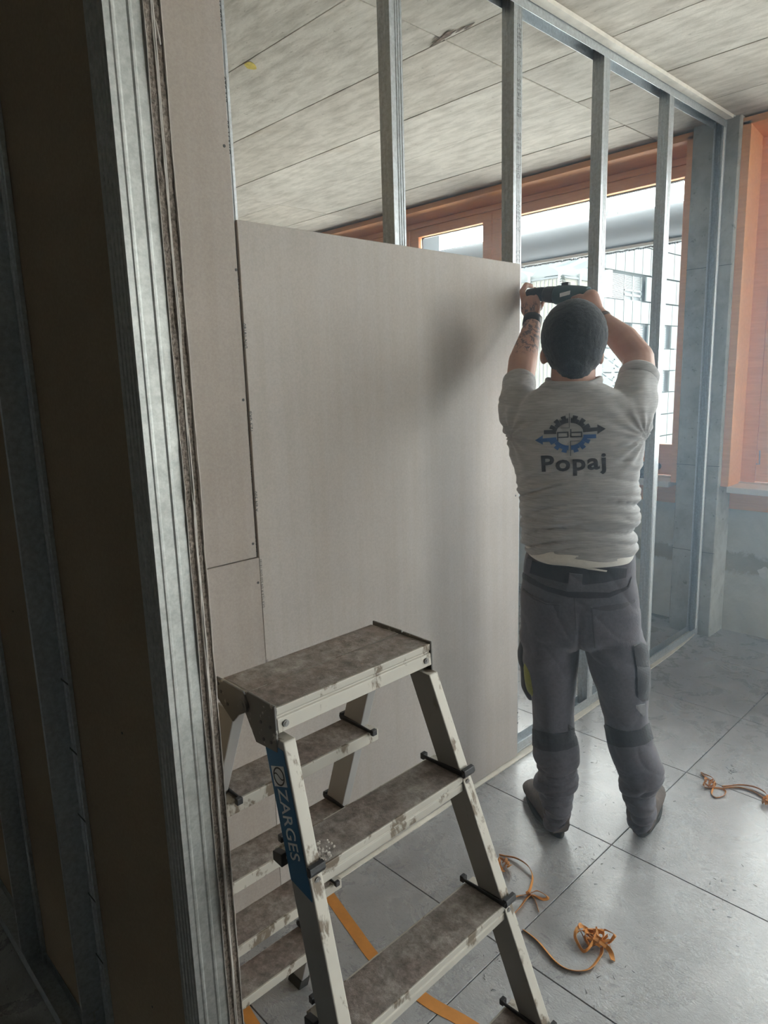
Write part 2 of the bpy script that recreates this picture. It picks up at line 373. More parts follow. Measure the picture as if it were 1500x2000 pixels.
# socket recess in the wall below the right window
bm = B()
c = hit(1494, 1119, 1, YW)
prism(bm, [(math.cos(a)*.038*(1+.18*math.sin(5*a)), math.sin(a)*.034*(1+.15*math.cos(4*a))) for a in [t*math.pi/10 for t in range(20)]], c, (1, 0, 0), (0, 0, 1), (0, -.004, 0))
tag(obj('plaster_patch', bm, M['undershirt']), 'round ragged white plaster patch on the concrete below the right window', 'patch')
# ------------------------------------------------------------------ windows
def window(name, x0, x1, sashes, zs=.945, hinge=False, jl=True, jr=True):
    """orange wood lined window; sashes = list of (glass x0, glass x1)"""
    w = sempty(name, (x0, WP, zs)); wd = M['wood']
    YF = 4.265
    if jl: box('jamb_lining', wd, w, x0, x0+.045, YF, WP+.10, zs-.005, H-.03, .002)
    if jr: box('jamb_lining', wd, w, x1-.045, x1, YF, WP+.10, zs-.005, H-.03, .002)
    # header lining: thin front edge and long soffit
    bm = B(); prism(bm, [(YF, H-.012), (YF, H-.05), (WP+.04, 2.885), (WP+.04, H-.012)], (x0+.0, 0, 0), (0, 1, 0), (0, 0, 1), (x1-x0, 0, 0)); obj('header_lining', bm, wd, w, bevel=.002)
    box('frame_head', wd, w, x0+.045, x1-.045, WP-.005, WP+.07, 2.845, 2.884, .002)
    box('sill_board', M['sill'], w, x0+.046, x1-.046, 4.235, WP+.06, zs-.035, zs, .003)
    box('apron_board', wd, w, x0+.005, x1-.005, YW-.022, YW-.001, .785, zs-.037, .002)
    prev = x0+.045
    for i, (g0, g1) in enumerate(sashes):
        s0 = g0-.085; s1 = g1+.085
        if s0-prev > .012: box('mullion', wd, w, prev, s0-.004, WP+.004, WP+.075, zs+.001, 2.845, .002)
        sash = B(); zb0, zb1, zt0, zt1 = zs+.012, 1.157, 2.775, 2.842
        prism(sash, [(s0, zb0), (s1, zb0), (s1, zb1), (s0, zb1)], (0, WP, 0), (1, 0, 0), (0, 0, 1), (0, .06, 0))
        so = obj('sash', sash, wd, w, bevel=.003)
        box('rail', wd, so, s0, s1, WP, WP+.06, zt0, zt1, .003); box('stile', wd, so, s0, g0, WP, WP+.06, zb1, zt0, .003); box('stile', wd, so, g1, s1, WP, WP+.06, zb1, zt0, .003)
        box('gasket', M['gasket'], so, g0, g1, WP+.045, WP+.055, zt0-.012, zt0); box('gasket', M['gasket'], so, g0, g0+.008, WP+.045, WP+.055, zb1, zt0-.012)
        box('gasket', M['gasket'], so, g1-.008, g1, WP+.045, WP+.055, zb1, zt0-.012)
        box('glass', M['glass'], so, g0+.008, g1-.008, WP+.03, WP+.034, zb1, zt0-.012)
        prev = s1+.004
    if x1-.045-prev > .012: box('mullion', wd, w, prev, x1-.045, WP+.004, WP+.075, zs+.001, 2.845, .002)
    return w
window('window_1', -6.0, -1.80, [(-5.55, -4.32), (-4.13, -3.46), (-3.285, -1.93)], jr=True)
w2 = window('window_2', -1.545, 1.55, [(-1.33, .0), (.18, 1.42)])
bm = B(); tube(bm, [hit(1484, 880, 1, WP-.015), hit(1483, 907, 1, WP-.015), hit(1477, 906, 1, WP-.015)], .004, 8); obj('hinge_pin', bm, M['alu_plain'], w2)
window('window_3', 1.6, 4.2, [(1.76, 2.85), (3.02, 4.05)])
bm = B(); bx(bm, 1.5, 1.65, 4.235, 4.75, 0, H); struct('trim_2', bm, M['concrete'])
# dark tool bag on the left window sill
bm = B(); c = V(-2.06, 4.33, .985)
for k in range(16):
    ellipsoid(bm, c+V(random.uniform(-.09, .09), random.uniform(-.03, .03), random.uniform(-.035, .04)), [random.uniform(.02, .045) for _ in range(3)], seg=10, rings=7)
tag(obj('tool_bundle', bm, simple('navy_cloth_and_cable', (.05, .06, .09), .8, 0, .3, 60)), 'small dark bundle of cable and cloth lying on the left window sill', 'bundle')
# ------------------------------------------------------------------ metal frame of the main partition
def cprof(wd, fl, t=.0012, nr=3):
    """C stud outline: web along v (0..wd) at u=0, flanges along u"""
    L = [(fl, wd-.007)] if False else []
    def fl_line(v, s):
        out = [(fl-.0005, v+s*.006), (fl, v)]
        for k in range(nr):
            c0 = fl*(.82-.2*k); out += [(c0+.0035, v), (c0, v+s*.002), (c0-.0035, v)]
        return out
    a = fl_line(0, 1); b = fl_line(wd, -1)
    web = [(0, 0), (0, wd*.22), (.002, wd*.28), (.002, wd*.42), (0, wd*.48), (0, wd*.52), (.002, wd*.58), (.002, wd*.72), (0, wd*.78), (0, wd)]
    return sheet(a+web+b[::-1], t)
def stud(y, z0, z1, label, group='studs of the open partition', wd=.05, fl=.05, m='galv'):
    bm = B(); prism(bm, cprof(wd, fl), (XF-wd, y, z0), (0, 1, 0), (1, 0, 0), (0, 0, z1-z0))
    return tag(obj('metal_stud', bm, M[m]), label, 'stud', group)
st = []
st.append(stud(1.008, .012, H-.01, 'galvanised stud at the joint between the narrow boards and the big grey board'))
st.append(stud(1.634, .012, H-.01, 'galvanised stud rising above the middle of the big grey board'))
s2 = stud(2.262, .012, H-.01, 'galvanised stud with printed standard numbers at the right edge of the big board'); st.append(s2)
st.append(stud(2.897, .012, H-.01, 'bare galvanised stud just behind the man with the drill'))
st.append(stud(3.522, .012, H-.01, 'bare galvanised stud passing the right shoulder and elbow of the man'))
bm = B(); prism(bm, cprof(.05, .04), (XF-.05, 4.232, .012), (0, -1, 0), (1, 0, 0), (0, 0, H-.03))
tag(obj('metal_stud', bm, M['galv']), 'galvanised end channel screwed upright to the concrete pier', 'stud', 'studs of the open partition')
def track(z, up, label, cat='track'):
    s = 1 if up else -1
    L = [(0, .045*s), (0, .012*s), (.0015, .009*s), (0, .006*s), (0, 0), (.05, 0), (.05, .045*s)]
    bm = B(); prism(bm, sheet(L, .001), (XF+.0015, .53, z), (-1.05, 0, 0), (0, 0, 1), (0, 3.7, 0))
    return tag(obj('metal_track', bm, M['galv']), label, cat)
track(.006, True, 'galvanised floor channel running along the foot of the open partition')
track(H-.006, False, 'galvanised ceiling channel holding the tops of the studs')
# cream strips under the floor channel and beside the ceiling channel
bm = B(); n = 40
for i in range(n):
    pass
pts_o = []
for i in range(n+1):
    y = .53+(4.30-.53)*i/n; lift = 0 if y < 3.7 else ((y-3.7)/.6)**2*.012
    xo = -1.588-.004*math.sin(y*2.1)-(0 if y < 3.6 else ((y-3.6)/.7)**2*.035)
    pts_o.append((xo-.072+(0 if y < 3.9 else -.01), xo, y, lift))
ra = []
for a, b, y, l in pts_o:
    if y > 4.228: a = max(a, -1.54-.1)
    ra.append([bm.verts.new(p) for p in ((a, y, .001+l), (b, y, .001+l*1.4), (b, y, .005+l*1.4), (a, y, .005+l))])
for p, q in zip(ra, ra[1:]):
    for k in range(4): bm.faces.new((p[k], p[(k+1) % 4], q[(k+1) % 4], q[k]))
bm.faces.new(ra[0]); bm.faces.new(ra[-1][::-1])
for v in bm.verts:
    if v.co.y > 4.2 : v.co.y = 4.2+(v.co.y-4.2)*.25; 
tag(obj('edge_strip', bm, M['strip']), 'cream isolating strip on the floor under the channel, curling up near the pier', 'strip', 'edge strips of the partition')
bm = B(); bx(bm, XF-.055, -1.572, .53, 4.23, H-.0045, H-.001); bx(bm, XF+.006, -1.572, .53, 4.20, H-.018, H-.0045)
tag(obj('edge_strip', bm, M['strip']), 'pale board strip along the ceiling in front of the ceiling channel', 'strip', 'edge strips of the partition')
# print on the flange of the third stud
def textmesh(body, size, bold=0, ext=.0003, spacing=1.0, xscale=1.0, align='LEFT'):
    cu = bpy.data.curves.new('t', 'FONT'); cu.body = body; cu.size = size; cu.offset = bold; cu.extrude = ext; cu.resolution_u = 3
    cu.space_character = spacing; cu.align_x = align
    o = bpy.data.objects.new('t', cu); C.objects.link(o); dg = bpy.context.evaluated_depsgraph_get()
    me = bpy.data.meshes.new_from_object(o.evaluated_get(dg)); bpy.data.objects.remove(o); bpy.data.curves.remove(cu)
    for v in me.vertices: v.co.x *= xscale
    return me
def place_mesh(name, me, m, parent, o, ex, ey, ez=None):
    ex, ey = Vector(ex).normalized(), Vector(ey).normalized(); ez = ex.cross(ey)
    me.transform(Matrix(((ex.x, ey.x, ez.x, o[0]), (ex.y, ey.y, ez.y, o[1]), (ex.z, ey.z, ez.z, o[2]), (0, 0, 0, 1))))
    me.materials.clear(); me.materials.append(m)
    ob = bpy.data.objects.new(name, me); C.objects.link(ob)
    if parent: ob.parent = parent; ob.matrix_parent_inverse = Matrix.Translation(-parent.location) if parent.type == 'EMPTY' else Matrix()
    return ob
for txt, zpos in (('222', 2.05), ('A 175/06', 2.16), ('DIN', 2.345), ('18182', 2.43), ('EN', 2.555), ('14195', 2.61), ('A1', 2.725), ('228624', 2.785), ('15', 2.93)):
    place_mesh('printed_text', textmesh(txt, .030, .0004, spacing=1.1, xscale=.92 if txt != '228624' else .8), M['ink'], s2, (XF+.0006, 2.304, zpos), (0, 0, 1), (0, -1, 0))
for z in (1.16, 1.36, 1.85, 2.2, 2.32, 2.48, 2.62, 2.8):
    me = textmesh(random.choice(['18182 A1', '14195', 'EN 520', 'DIN A 06']), .018, .0003, spacing=1.1)
    place_mesh('printed_text', me, M['ink'], st[0], (XF+.0006, 1.050, z), (0, 0, 1), (0, -1, 0))
# ------------------------------------------------------------------ boards of the main partition
def sheetboard(name, y0, y1, z0, z1, label, m, group):
    bm = B(); bx(bm, XF+.0015, XF+.0135, y0, y1, z0, z1); bmesh.ops.bevel(bm, geom=bm.edges[:], offset=.0012, segments=1, affect='EDGES')
    return tag(obj(name, bm, m), label, 'board', group)
big = sheetboard('plasterboard', 1.0475, 2.293, .008, 2.042, 'big grey plasterboard sheet reaching from the floor to above head height', M['board'], 'boards on the main partition')
nu = sheetboard('plasterboard', .53, 1.0395, 1.152, H-.012, 'upper narrow plasterboard sheet reaching the ceiling beside the big board', M['board2'], 'boards on the main partition')
nl = sheetboard('plasterboard', .53, 1.0465, .008, 1.149, 'lower narrow plasterboard sheet behind the stepladder, left of the big board', M['board2'], 'boards on the main partition')
def screw(p, parent, nrm=(1, 0, 0), r=.0038):
    bm = B(); n = Vector(nrm); u = n.orthogonal().normalized(); v = n.cross(u)
    prism(bm, [(math.cos(k*math.pi/4)*r, math.sin(k*math.pi/4)*r) for k in range(8)], p, u, v, n*.0008); return obj('screw', bm, M['ink'], parent)
for px, py, par in ((438, 285, nu), (461, 527, nu), (475, 781, nu), (494, 1062, nu), (504, 1138, nl), (1007, 968, big), (1011, 1392, big), (1011, 1412, big)):
    screw(hit(px, py, 0, XF+.0136), par)
for z in (1.2, 1.5, 1.8): 
    place_mesh('printed_text', textmesh('GKB 12,5 A EN 520 DIN 18180', .010, .0002, spacing=1.1), simple('faint_ink', (.2, .19, .18), .8), big, (XF+.0137, 1.054, z-.5), (0, 0, 1), (0, -1, 0)) if z < 1.6 else None
for z, t in ((1.28, 'A EN 520'), (1.5, '12,5 GKB'), (1.72, 'DIN 18180')):
    place_mesh('printed_text', textmesh(t, .012, .0002, spacing=1.2), M['ink'], big, (XF+.0137, 1.053, z), (0, 0, 1), (0, -1, 0))
# the cut-out shadow board at the very start of the partition
# ------------------------------------------------------------------ near partition, seen end on
XE = -.885; Y0, Y1, Y2 = .4106, .4598, .4850
def nstud(x, label, parentless=True):
    wd = Y1-Y0; t = .0012
    fl = .05
    def f(v, s):
        o = [(fl-.0004, v+s*.006), (fl, v)]
        for c0 in (.040, .029, .018, .008): o += [(c0+.003, v), (c0+.0012, v+s*.003), (c0-.0012, v+s*.003), (c0-.003, v)]
        return o
    web = [(0, 0), (0, wd*.15), (-.0011, wd*.19), (-.0011, wd*.23), (.0004, wd*.29), (.0004, wd*.60), (-.0012, wd*.65), (-.0012, wd*.69), (0, wd*.74), (0, wd)]
    pr = sheet(f(0, 1)+web+f(wd, -1)[::-1], t)
    bm = B(); prism(bm, pr, (x, Y0, .006), (-1, 0, 0), (0, 1, 0), (0, 0, H-.012))
    o = tag(obj('metal_stud', bm, M['galv_near']), label, 'stud', 'studs of the near partition')
    return o
nstud(XE, 'broad dusty galvanised stud closing the near wall beside the broken board edge')
def lstud(x, label):
    wd = Y1-Y0; L = [(-.012, .0), (0, 0), (0, wd-.001), (.010, wd-.001), (.012, wd-.004), (.016, wd-.004), (.018, wd-.001), (.028, wd-.001), (.030, wd-.004), (.034, wd-.004), (.036, wd-.001), (.055, wd-.001), (.055, wd-.008)]
    bm = B(); prism(bm, sheet(L, .0012), (x, Y0, .006), (1, 0, 0), (0, 1, 0), (0, 0, H-.012))
    o = tag(obj('metal_stud', bm, M['galv']), label, 'stud', 'studs of the near partition')
    return o
ls1 = lstud(-1.492, 'dark upright stud at lower left with a thin bright lip')
lstud(-1.992, 'dark upright stud at the far left edge of the picture')
for z in (1.02, .86, .70, .50, .34):
    box('seam', M['black'], ls1, -1.485, -1.436, Y1-.0065, Y1-.0058, z, z+.004)
# H-shaped knock-outs in the webs
def knock(x, z, par):
    bm = B(); bx(bm, x+.0014, x+.0022, Y0+.012, Y0+.036, z, z+.003); bx(bm, x+.0014, x+.0022, Y0+.012, Y0+.036, z+.030, z+.033); bx(bm, x+.0014, x+.0022, Y0+.022, Y0+.026, z+.003, z+.03)
    obj('knock_out', bm, M['galv_near'], par)
knock(-1.492, .16, ls1)
bm = B(); prism(bm, sheet([(0, .04), (0, 0), (.05, 0), (.05, .04)], .001), (-3.2, Y0-.001, .003), (0, 1, 0), (0, 0, 1), (2.33, 0, 0))
tag(obj('metal_track', bm, M['galv']), 'floor channel of the near partition running into the dark lower left corner', 'track')
# two board layers with a rough cut end
def ragged(name, ya, yb, label, m, seed, amp=.004, gap=None):
    bm = B(); n = 700; rows = []
    rnd = random.Random(seed)
    for i in range(n+1):
        z = .01+(H-.02)*i/n; row = []
        e = noise.noise(V(seed*3.1, 0, z*2.2))*.004
        for j in range(5):
            y = ya+(yb-ya)*j/4
            x = XE+.001+e+amp*.5*noise.noise(V(j*1.1+seed, z*30, 1))+amp*.45*noise.noise(V(j*2.9+seed, z*130, 1))
            if gap and gap[0] < z < gap[1] : x -= .02*(1-abs((z-(gap[0]+gap[1])/2)/((gap[1]-gap[0])/2)))
            row.append(bm.verts.new((x, y, z)))
        row.append(bm.verts.new((-3.2, yb, z))); row.insert(0, bm.verts.new((-3.2, ya, z))); rows.append(row)
    for a, b in zip(rows, rows[1:]):
        for k in range(len(a)): 
            k2 = (k+1) % len(a); bm.faces.new((a[k], a[k2], b[k2], b[k]))
    bm.faces.new(rows[0][::-1]); bm.faces.new(rows[-1])
    o = tag(obj(name, bm, [M['boardback'], M['core']]), label, 'board', 'boards of the near partition')
    for p in o.data.polygons:
        if p.normal.x > .3: p.material_index = 1
    return o
r1 = ragged('plasterboard', Y1+.0008, Y1+.0118, 'dark brown inner plasterboard layer of the near partition', M['boardback'], 2, gap=(2.26, 2.30))
r2 = ragged('plasterboard', Y1+.0142, Y2, 'outer plasterboard layer of the near partition with a jagged cut edge', M['boardback'], 5)
def paper(y0, y1, par, seed, z0=.01, z1=H-.01):
    bm = B(); n = 120; rows = []
    for i in range(n+1):
        z = z0+(z1-z0)*i/n; x = XE+.0045+.0035*noise.noise(V(seed, z*9, 3))+.002*noise.noise(V(seed, z*40, 3))
        rows.append([bm.verts.new(p) for p in ((x-.02, y0, z), (x, y0, z), (x, y1, z), (x-.02, y1, z))])
    for a, b in zip(rows, rows[1:]):
        for k in range(4): bm.faces.new((a[k], a[(k+1) % 4], b[(k+1) % 4], b[k]))
    bm.faces.new(rows[0][::-1]); bm.faces.new(rows[-1]); return obj('paper_facing', bm, M['paper_edge'], par)
paper(Y1+.0112, Y1+.0130, r1, 1); paper(Y1+.0132, Y1+.0148, r2, 4); paper(Y2-.0008, Y2+.0003, r2, 9); paper(Y1+.0002, Y1+.001, r1, 13)
bm = B()
for i in range(26):
    z = random.uniform(2.05, 2.9); capsule(bm, (XE+.003, Y1+.016+random.uniform(-.002, .006), z), (XE+.005, Y1+.016+random.uniform(-.002, .006), z+random.uniform(.01, .04)), .0012, .0008, 6)
o = obj('torn_fibres', bm, M['paper_edge'], r2); o['kind'] = 'stuff'
for x, z in ((-1.60, .98), (-1.655, .80), (-1.615, .62), (-1.80, 1.1), (-1.63, .22), (-1.2, 1.0), (-1.2, .4)): screw((x, Y1+.0006, z), r1, (0, -1, 0), .0025)
# ------------------------------------------------------------------ stepladder
LX, LY, Z0 = -.882, .716, 1.151
lad = thing('stepladder', 'paint-spattered aluminium double-sided stepladder with a blue label, in front of the boards', 'ladder', (LX, LY, 0))
def P(s, sd, side):
    """outer corner line of the rails: s=0 top .. 1 floor; side 'f' front (+X) or 'r' rear (-X)"""
    if side == 'f': L = .170+.082*s; w = .065+.404*s
    else: L = .170+.055*s; w = -.090-.430*s
    return V(LX+w, LY+sd*L, Z0*(1-s))
RW, RL = .055, .023
def rail(sd, side, s0=.045, s1=.985):
    a, b = P(s0, sd, side), P(s1, sd, side); w = -RW if side == 'f' else RW
    out = B(); prism(out, [(0, 0), (w, 0), (w, -sd*RL), (0, -sd*RL)], a, (1, 0, 0), (0, 1, 0), b-a)
    o = obj('rail', out, [M['alu_paint'], M['alu_side'], M['alu_plain']], lad, bevel=.002)
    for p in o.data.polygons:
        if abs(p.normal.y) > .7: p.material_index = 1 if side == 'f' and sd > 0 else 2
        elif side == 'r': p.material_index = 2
    bm = B(); prism(bm, [(.003, .003*sd), (w-.003*(1 if w > 0 else -1)*-1, .003*sd), (w, -sd*(RL+.003)), (.003, -sd*(RL+.003))], P(.965, sd, side), (1, 0, 0), (0, 1, 0), P(1, sd, side)-P(.965, sd, side))
    obj('foot_cap', bm, M['rubber'], o, bevel=.002)
    return o
R = {(sd, side): rail(sd, side) for sd in (1, -1) for side in 'fr'}
def rough_top(bm, x0, x1, y0, y1, z, seed, amp=.0016, nx=14, ny=60):
    g = [[bm.verts.new((x0+(x1-x0)*i/nx, y0+(y1-y0)*j/ny, z+(amp*abs(noise.noise(V(i*.9+seed, j*.9, seed)))*2 if 0 < i < nx and 0 < j < ny else 0))) for j in range(ny+1)] for i in range(nx+1)]
    for i in range(nx):
        for j in range(ny): bm.faces.new((g[i][j], g[i+1][j], g[i+1][j+1], g[i][j+1]))
for side in 'fr':
    for k in range(1, 5):
        s = .2*k; z = Z0*(1-s); a, b = P(s, -1, side), P(s, 1, side); sg = 1 if side == 'f' else -1
        xo = a.x+.004*sg; xi = a.x-.086*sg; ya, yb = a.y+.001, b.y-.001
        x0, x1 = min(xo, xi), max(xo, xi)
        ymn, ymx = a.y+RL*.9, b.y-RL*.9
        bm = B()
        # hollow tread: top plate, front lip with groove, rear lip
        pr = [(0, 0), (.088, 0), (.088, -.012), (.0855, -.013), (.0855, -.015), (.088, -.016), (.088, -.030), (.083, -.030), (.083, -.006), (.006, -.006), (.006, -.024), (0, -.024)]
        for q in range(len(pr)): pass
        prism(bm, pr, (xi-.0, ya, z-.002), (sg, 0, 0), (0, 0, 1), (0, yb-ya, 0))
        stp = obj('tread', bm, M['alu_paint'], lad, bevel=.0012)
        bm = B(); rough_top(bm, x0+.004, x1-.004, ymn, ymx, z-.0012, k+3*sg)
        o = obj('dusty_surface', bm, M['tread'], stp, smooth=True)
        for sd in (-1, 1):
            c = P(s, sd, side)
            # black plastic clamp around the foot of the rail at the tread
            bm = B(); yi = c.y-sd*RL; 
            prism(bm, [(-.094*sg, -.001), (.006*sg, -.001), (.008*sg, .008), (.002*sg, .009), (-.086*sg, .005), (-.094*sg, .006)], (c.x, yi-sd*.004, z), (1, 0, 0), (0, 0, 1), (0, sd*.004, 0))
            prism(bm, [(.001*sg, -.004), (.008*sg, -.004), (.011*sg, .002), (.009*sg, .011), (.001*sg, .012)], (c.x, yi-sd*.002, z), (1, 0, 0), (0, 0, 1), (0, sd*(RL+.006), 0))
            prism(bm, [(-.098*sg, -.005), (-.089*sg, -.005), (-.089*sg, .007), (-.098*sg, .007)], (c.x, yi-sd*.004, z), (1, 0, 0), (0, 0, 1), (0, sd*.012, 0))
            if sd < 0: prism(bm, [(-.080*sg, -.016), (-.057*sg, -.018), (-.057*sg, .004), (-.080*sg, .0)], (c.x, c.y-.008, z), (1, 0, 0), (0, 0, 1), (0, .012, 0))
            obj('clamp', bm, M['black'], lad, bevel=.0012)
            bm = B()
            tube(bm, [(c.x+.0042*sg, c.y-sd*.012, z-.016), (c.x+.0062*sg, c.y-sd*.012, z-.016)], .0052, 12); tube(bm, [(c.x+.0058*sg, c.y-sd*.012, z-.016), (c.x+.0068*sg, c.y-sd*.012, z-.016)], .0026, 10)
            obj('rivet', bm, [M['alu_side']], stp)
# platform in two halves, front edge profile, cast hinge plates at both ends
yn, yf = LY-.172, LY+.172
for nm, x0, x1 in (('platform_half', LX-.089, LX-.013), ('platform_half', LX-.0115, LX+.067)):
    bm = B()
    if x1 > LX: prism(bm, [(x0, 0), (x1, 0), (x1, -.012), (x1-.0025, -.0135), (x1-.0025, -.016), (x1+.001, -.018), (x1+.003, -.040), (x1-.003, -.040), (x1-.004, -.006), (x0, -.006)], (0, yn, Z0-.002), (1, 0, 0), (0, 0, 1), (0, yf-yn, 0))
    else: prism(bm, [(x0, 0), (x1, 0), (x1, -.006), (x0+.004, -.006), (x0, -.040)], (0, yn, Z0-.002), (1, 0, 0), (0, 0, 1), (0, yf-yn, 0))
    h = obj(nm, bm, M['alu_paint'], lad, bevel=.001)
    bm = B(); rough_top(bm, x0+(.0 if x1 > LX else .001), x1-(.003 if x1 > LX else 0), yn+.004, yf-.004, Z0-.0013, 8 if x1 > LX else 5, .0013, 12, 56); obj('dusty_surface', bm, M['tread'], h, smooth=True)
    if x1 > LX:
        for yy in (yn+.014, yf-.014):
            bm = B(); tube(bm, [(x1+.0018, yy, Z0-.030), (x1+.0045, yy, Z0-.030)], .0055, 12); tube(bm, [(x1+.004, yy, Z0-.030), (x1+.0055, yy, Z0-.030)], .0028, 10); obj('rivet', bm, M['alu_side'], h)
for yy, sd in ((yn, -1), (yf, 1)):
    o_, e_ = (0, yy+sd*.0005, Z0), (0, sd*.004, 0)
    bm = B(); prism(bm, [(LX+.068, .002), (LX+.070, -.072), (LX+.012, -.076), (LX-.016, -.032), (LX-.016, -.012), (LX-.004, .004)], o_, (1, 0, 0), (0, 0, 1), e_)
    h1 = obj('hinge_plate', bm, M['hinge'], lad, bevel=.0012)
    bm = B(); prism(bm, [(LX-.092, .004), (LX-.012, .003), (LX-.004, -.010), (LX-.004, -.030), (LX-.030, -.044), (LX-.048, -.062), (LX-.092, -.034)], (0, yy+sd*.004, Z0), (1, 0, 0), (0, 0, 1), e_)
    h2 = obj('hinge_plate', bm, M['hinge'], lad, bevel=.0012)
    bm = B(); tube(bm, [(LX-.012, yy, Z0-.020), (LX-.012, yy+sd*.011, Z0-.020)], .012, 20); tube(bm, [(LX-.012, yy+sd*.01, Z0-.020), (LX-.012, yy+sd*.0125, Z0-.020)], .007, 16); obj('pivot', bm, M['hinge'], h1, bevel=.0008)
    for x, z in ((.055, -.06), (.055, -.035), (.035, -.062), (.03, -.035), (-.078, -.018), (-.06, -.034), (-.085, -.006)):
        bm = B(); tube(bm, [(LX+x, yy+sd*.004, Z0+z), (LX+x, yy+sd*(.0055 if x > 0 else .009), Z0+z)], .0028, 10); obj('rivet', bm, M['ink'], h1 if x > 0 else h2)
# blue label on the outer side of the near front rail
a, b = P(.07, -1, 'f'), P(.42, -1, 'f'); d = (b-a).normalized()
ex = V(1, 0, 0); yl = V(0, 0, 0)
nrm = ex.cross(d).normalized(); nrm = nrm if nrm.y < 0 else -nrm
def on_rail(s, w): 
    p = P(s, -1, 'f'); return V(p.x-w, p.y, p.z)
bm = B()
q = [on_rail(.052, .053), on_rail(.056, .004), on_rail(.236, .004), on_rail(.228, .053)]
vs = [bm.verts.new(p+nrm*.0003) for p in q]+[bm.verts.new(p+nrm*.0009) for p in q]
for f in ((0, 1, 2, 3), (4, 5, 6, 7), (0, 1, 5, 4), (1, 2, 6, 5), (2, 3, 7, 6), (3, 0, 4, 7)): bm.faces.new([vs[i] for i in f])
lab = obj('label', bm, M['blue'], R[(-1, 'f')])
ey = d.cross(nrm).normalized(); ey = ey if ey.x > 0 else -ey
def lab_text(txt, s, w, size, m, xs=1.0, bold=.0004):
    me = textmesh(txt, size, bold, .0002, 1.02, xs)
    place_mesh('lettering', me, m, R[(-1, 'f')], on_rail(s, w)+nrm*.0012, d, -nrm.cross(d) if False else nrm.cross(d))
lab_text('ZARGES', .112, .040, .034, M['white_print'], .86, .0002)
bm = B(); c = on_rail(.094, .029)+nrm*.0010; ez = nrm.cross(d)
prism(bm, [(-.0155, -.017), (.0155, -.017), (.0155, .017), (-.0155, .017)], c, d, ez, nrm*.0003); obj('emblem_square', bm, M['white_print'], R[(-1, 'f')])
bm = B()
for k in range(24):
    a0, a1 = k*math.pi/12, (k+1)*math.pi/12
    prism(bm, [(math.cos(a0)*.0145, math.sin(a0)*.0145), (math.cos(a1)*.0145, math.sin(a1)*.0145), (math.cos(a1)*.012, math.sin(a1)*.012), (math.cos(a0)*.012, math.sin(a0)*.012)], c+nrm*.0004, d, ez, nrm*.0003)
sp = [(math.sin(t*2.2)*.005, t*.011) for t in [i/8-1 for i in range(17)]]
for p0, p1 in zip(sp, sp[1:]):
    prism(bm, [(p0[0]-.001, p0[1]), (p0[0]+.001, p0[1]), (p1[0]+.001, p1[1]), (p1[0]-.001, p1[1])], c+nrm*.0004, d, ez, nrm*.0003)
obj('emblem', bm, M['ink'], R[(-1, 'f')])
# crumbs of plaster caught in the clamp
bm = B(); c = P(.2, -1, 'f')
for k in range(90):
    r = random.uniform(.001, .0028); ellipsoid(bm, c+V(random.uniform(-.03, .002), .024+abs(random.gauss(0, .012)), .004+random.uniform(0, .010)), (r, r, r*.8), seg=5, rings=4)
o = obj('plaster_crumbs', bm, M['paper_edge']); o['kind'] = 'stuff'; tag(o, 'crumbs of plaster heaped on the near end of the first front tread', 'debris')
# ------------------------------------------------------------------ orange tape and straps on the floor
def ribbon(pts, width, tilt=None, z=.0, closed=False, t=.0008, thin=None):
    """flat strap through points (x,y,z); tilt = angle of the strap's width from the floor at each point"""
    from mathutils.geometry import interpolate_bezier
    P_ = [Vector(p) for p in pts]; out = []; n = len(P_)
    for i in range(n-1):
        p0 = P_[max(i-1, 0)]; p1, p2 = P_[i], P_[i+1]; p3 = P_[min(i+2, n-1)]
        for k in range(8):
            u = k/8; out.append(.5*((2*p1)+(p2-p0)*u+(2*p0-5*p1+4*p2-p3)*u*u+(3*p1-p0-3*p2+p3)*u**3))
    out.append(P_[-1]); rows = []; bm = B(); m = len(out)
    for i, p in enumerate(out):
        d = (out[min(i+1, m-1)]-out[max(i-1, 0)]).normalized(); s = d.cross(V(0, 0, 1))
        s = s.normalized() if s.length > 1e-4 else V(1, 0, 0)
        ang = tilt(i/(m-1)) if tilt else 0
        w = (s*math.cos(ang)+V(0, 0, 1)*math.sin(ang))*width/2; nn = w.cross(d).normalized()*t
        c = p.copy(); c.z = max(c.z, abs(w.z)+.0008)
        rows.append([bm.verts.new(c-w-nn), bm.verts.new(c+w-nn), bm.verts.new(c+w+nn), bm.verts.new(c-w+nn)])
    for a, b in zip(rows, rows[1:]):
        for k in range(4): bm.faces.new((a[k], a[(k+1) % 4], b[(k+1) % 4], b[k]))
    bm.faces.new(rows[0][::-1]); bm.faces.new(rows[-1]); return bm
def join(bms):
    r = bms[0]
    for b in bms[1:]:
        me = bpy.data.meshes.new('tmp'); b.to_mesh(me); b.free(); r.from_mesh(me); bpy.data.meshes.remove(me)
    return r
def fl(px, py, z=0): return hit(px, py, 2, z)
SG = 'orange straps on the floor'
bm = ribbon([fl(640, 1745), fl(690, 1815), fl(740, 1880), fl(830, 1952), fl(900, 1992), fl(960, 2030)], .036, t=.0004)
tag(obj('tape', bm, M['orange']), 'broad orange tape lying flat on the tiles beneath the stepladder', 'tape', SG)
bm = ribbon([fl(462, 1940), fl(485, 1985), fl(520, 2040)], .030, t=.0004)
tag(obj('tape', bm, M['orange']), 'end of orange tape showing at the bottom of the jagged board edge', 'tape', SG)
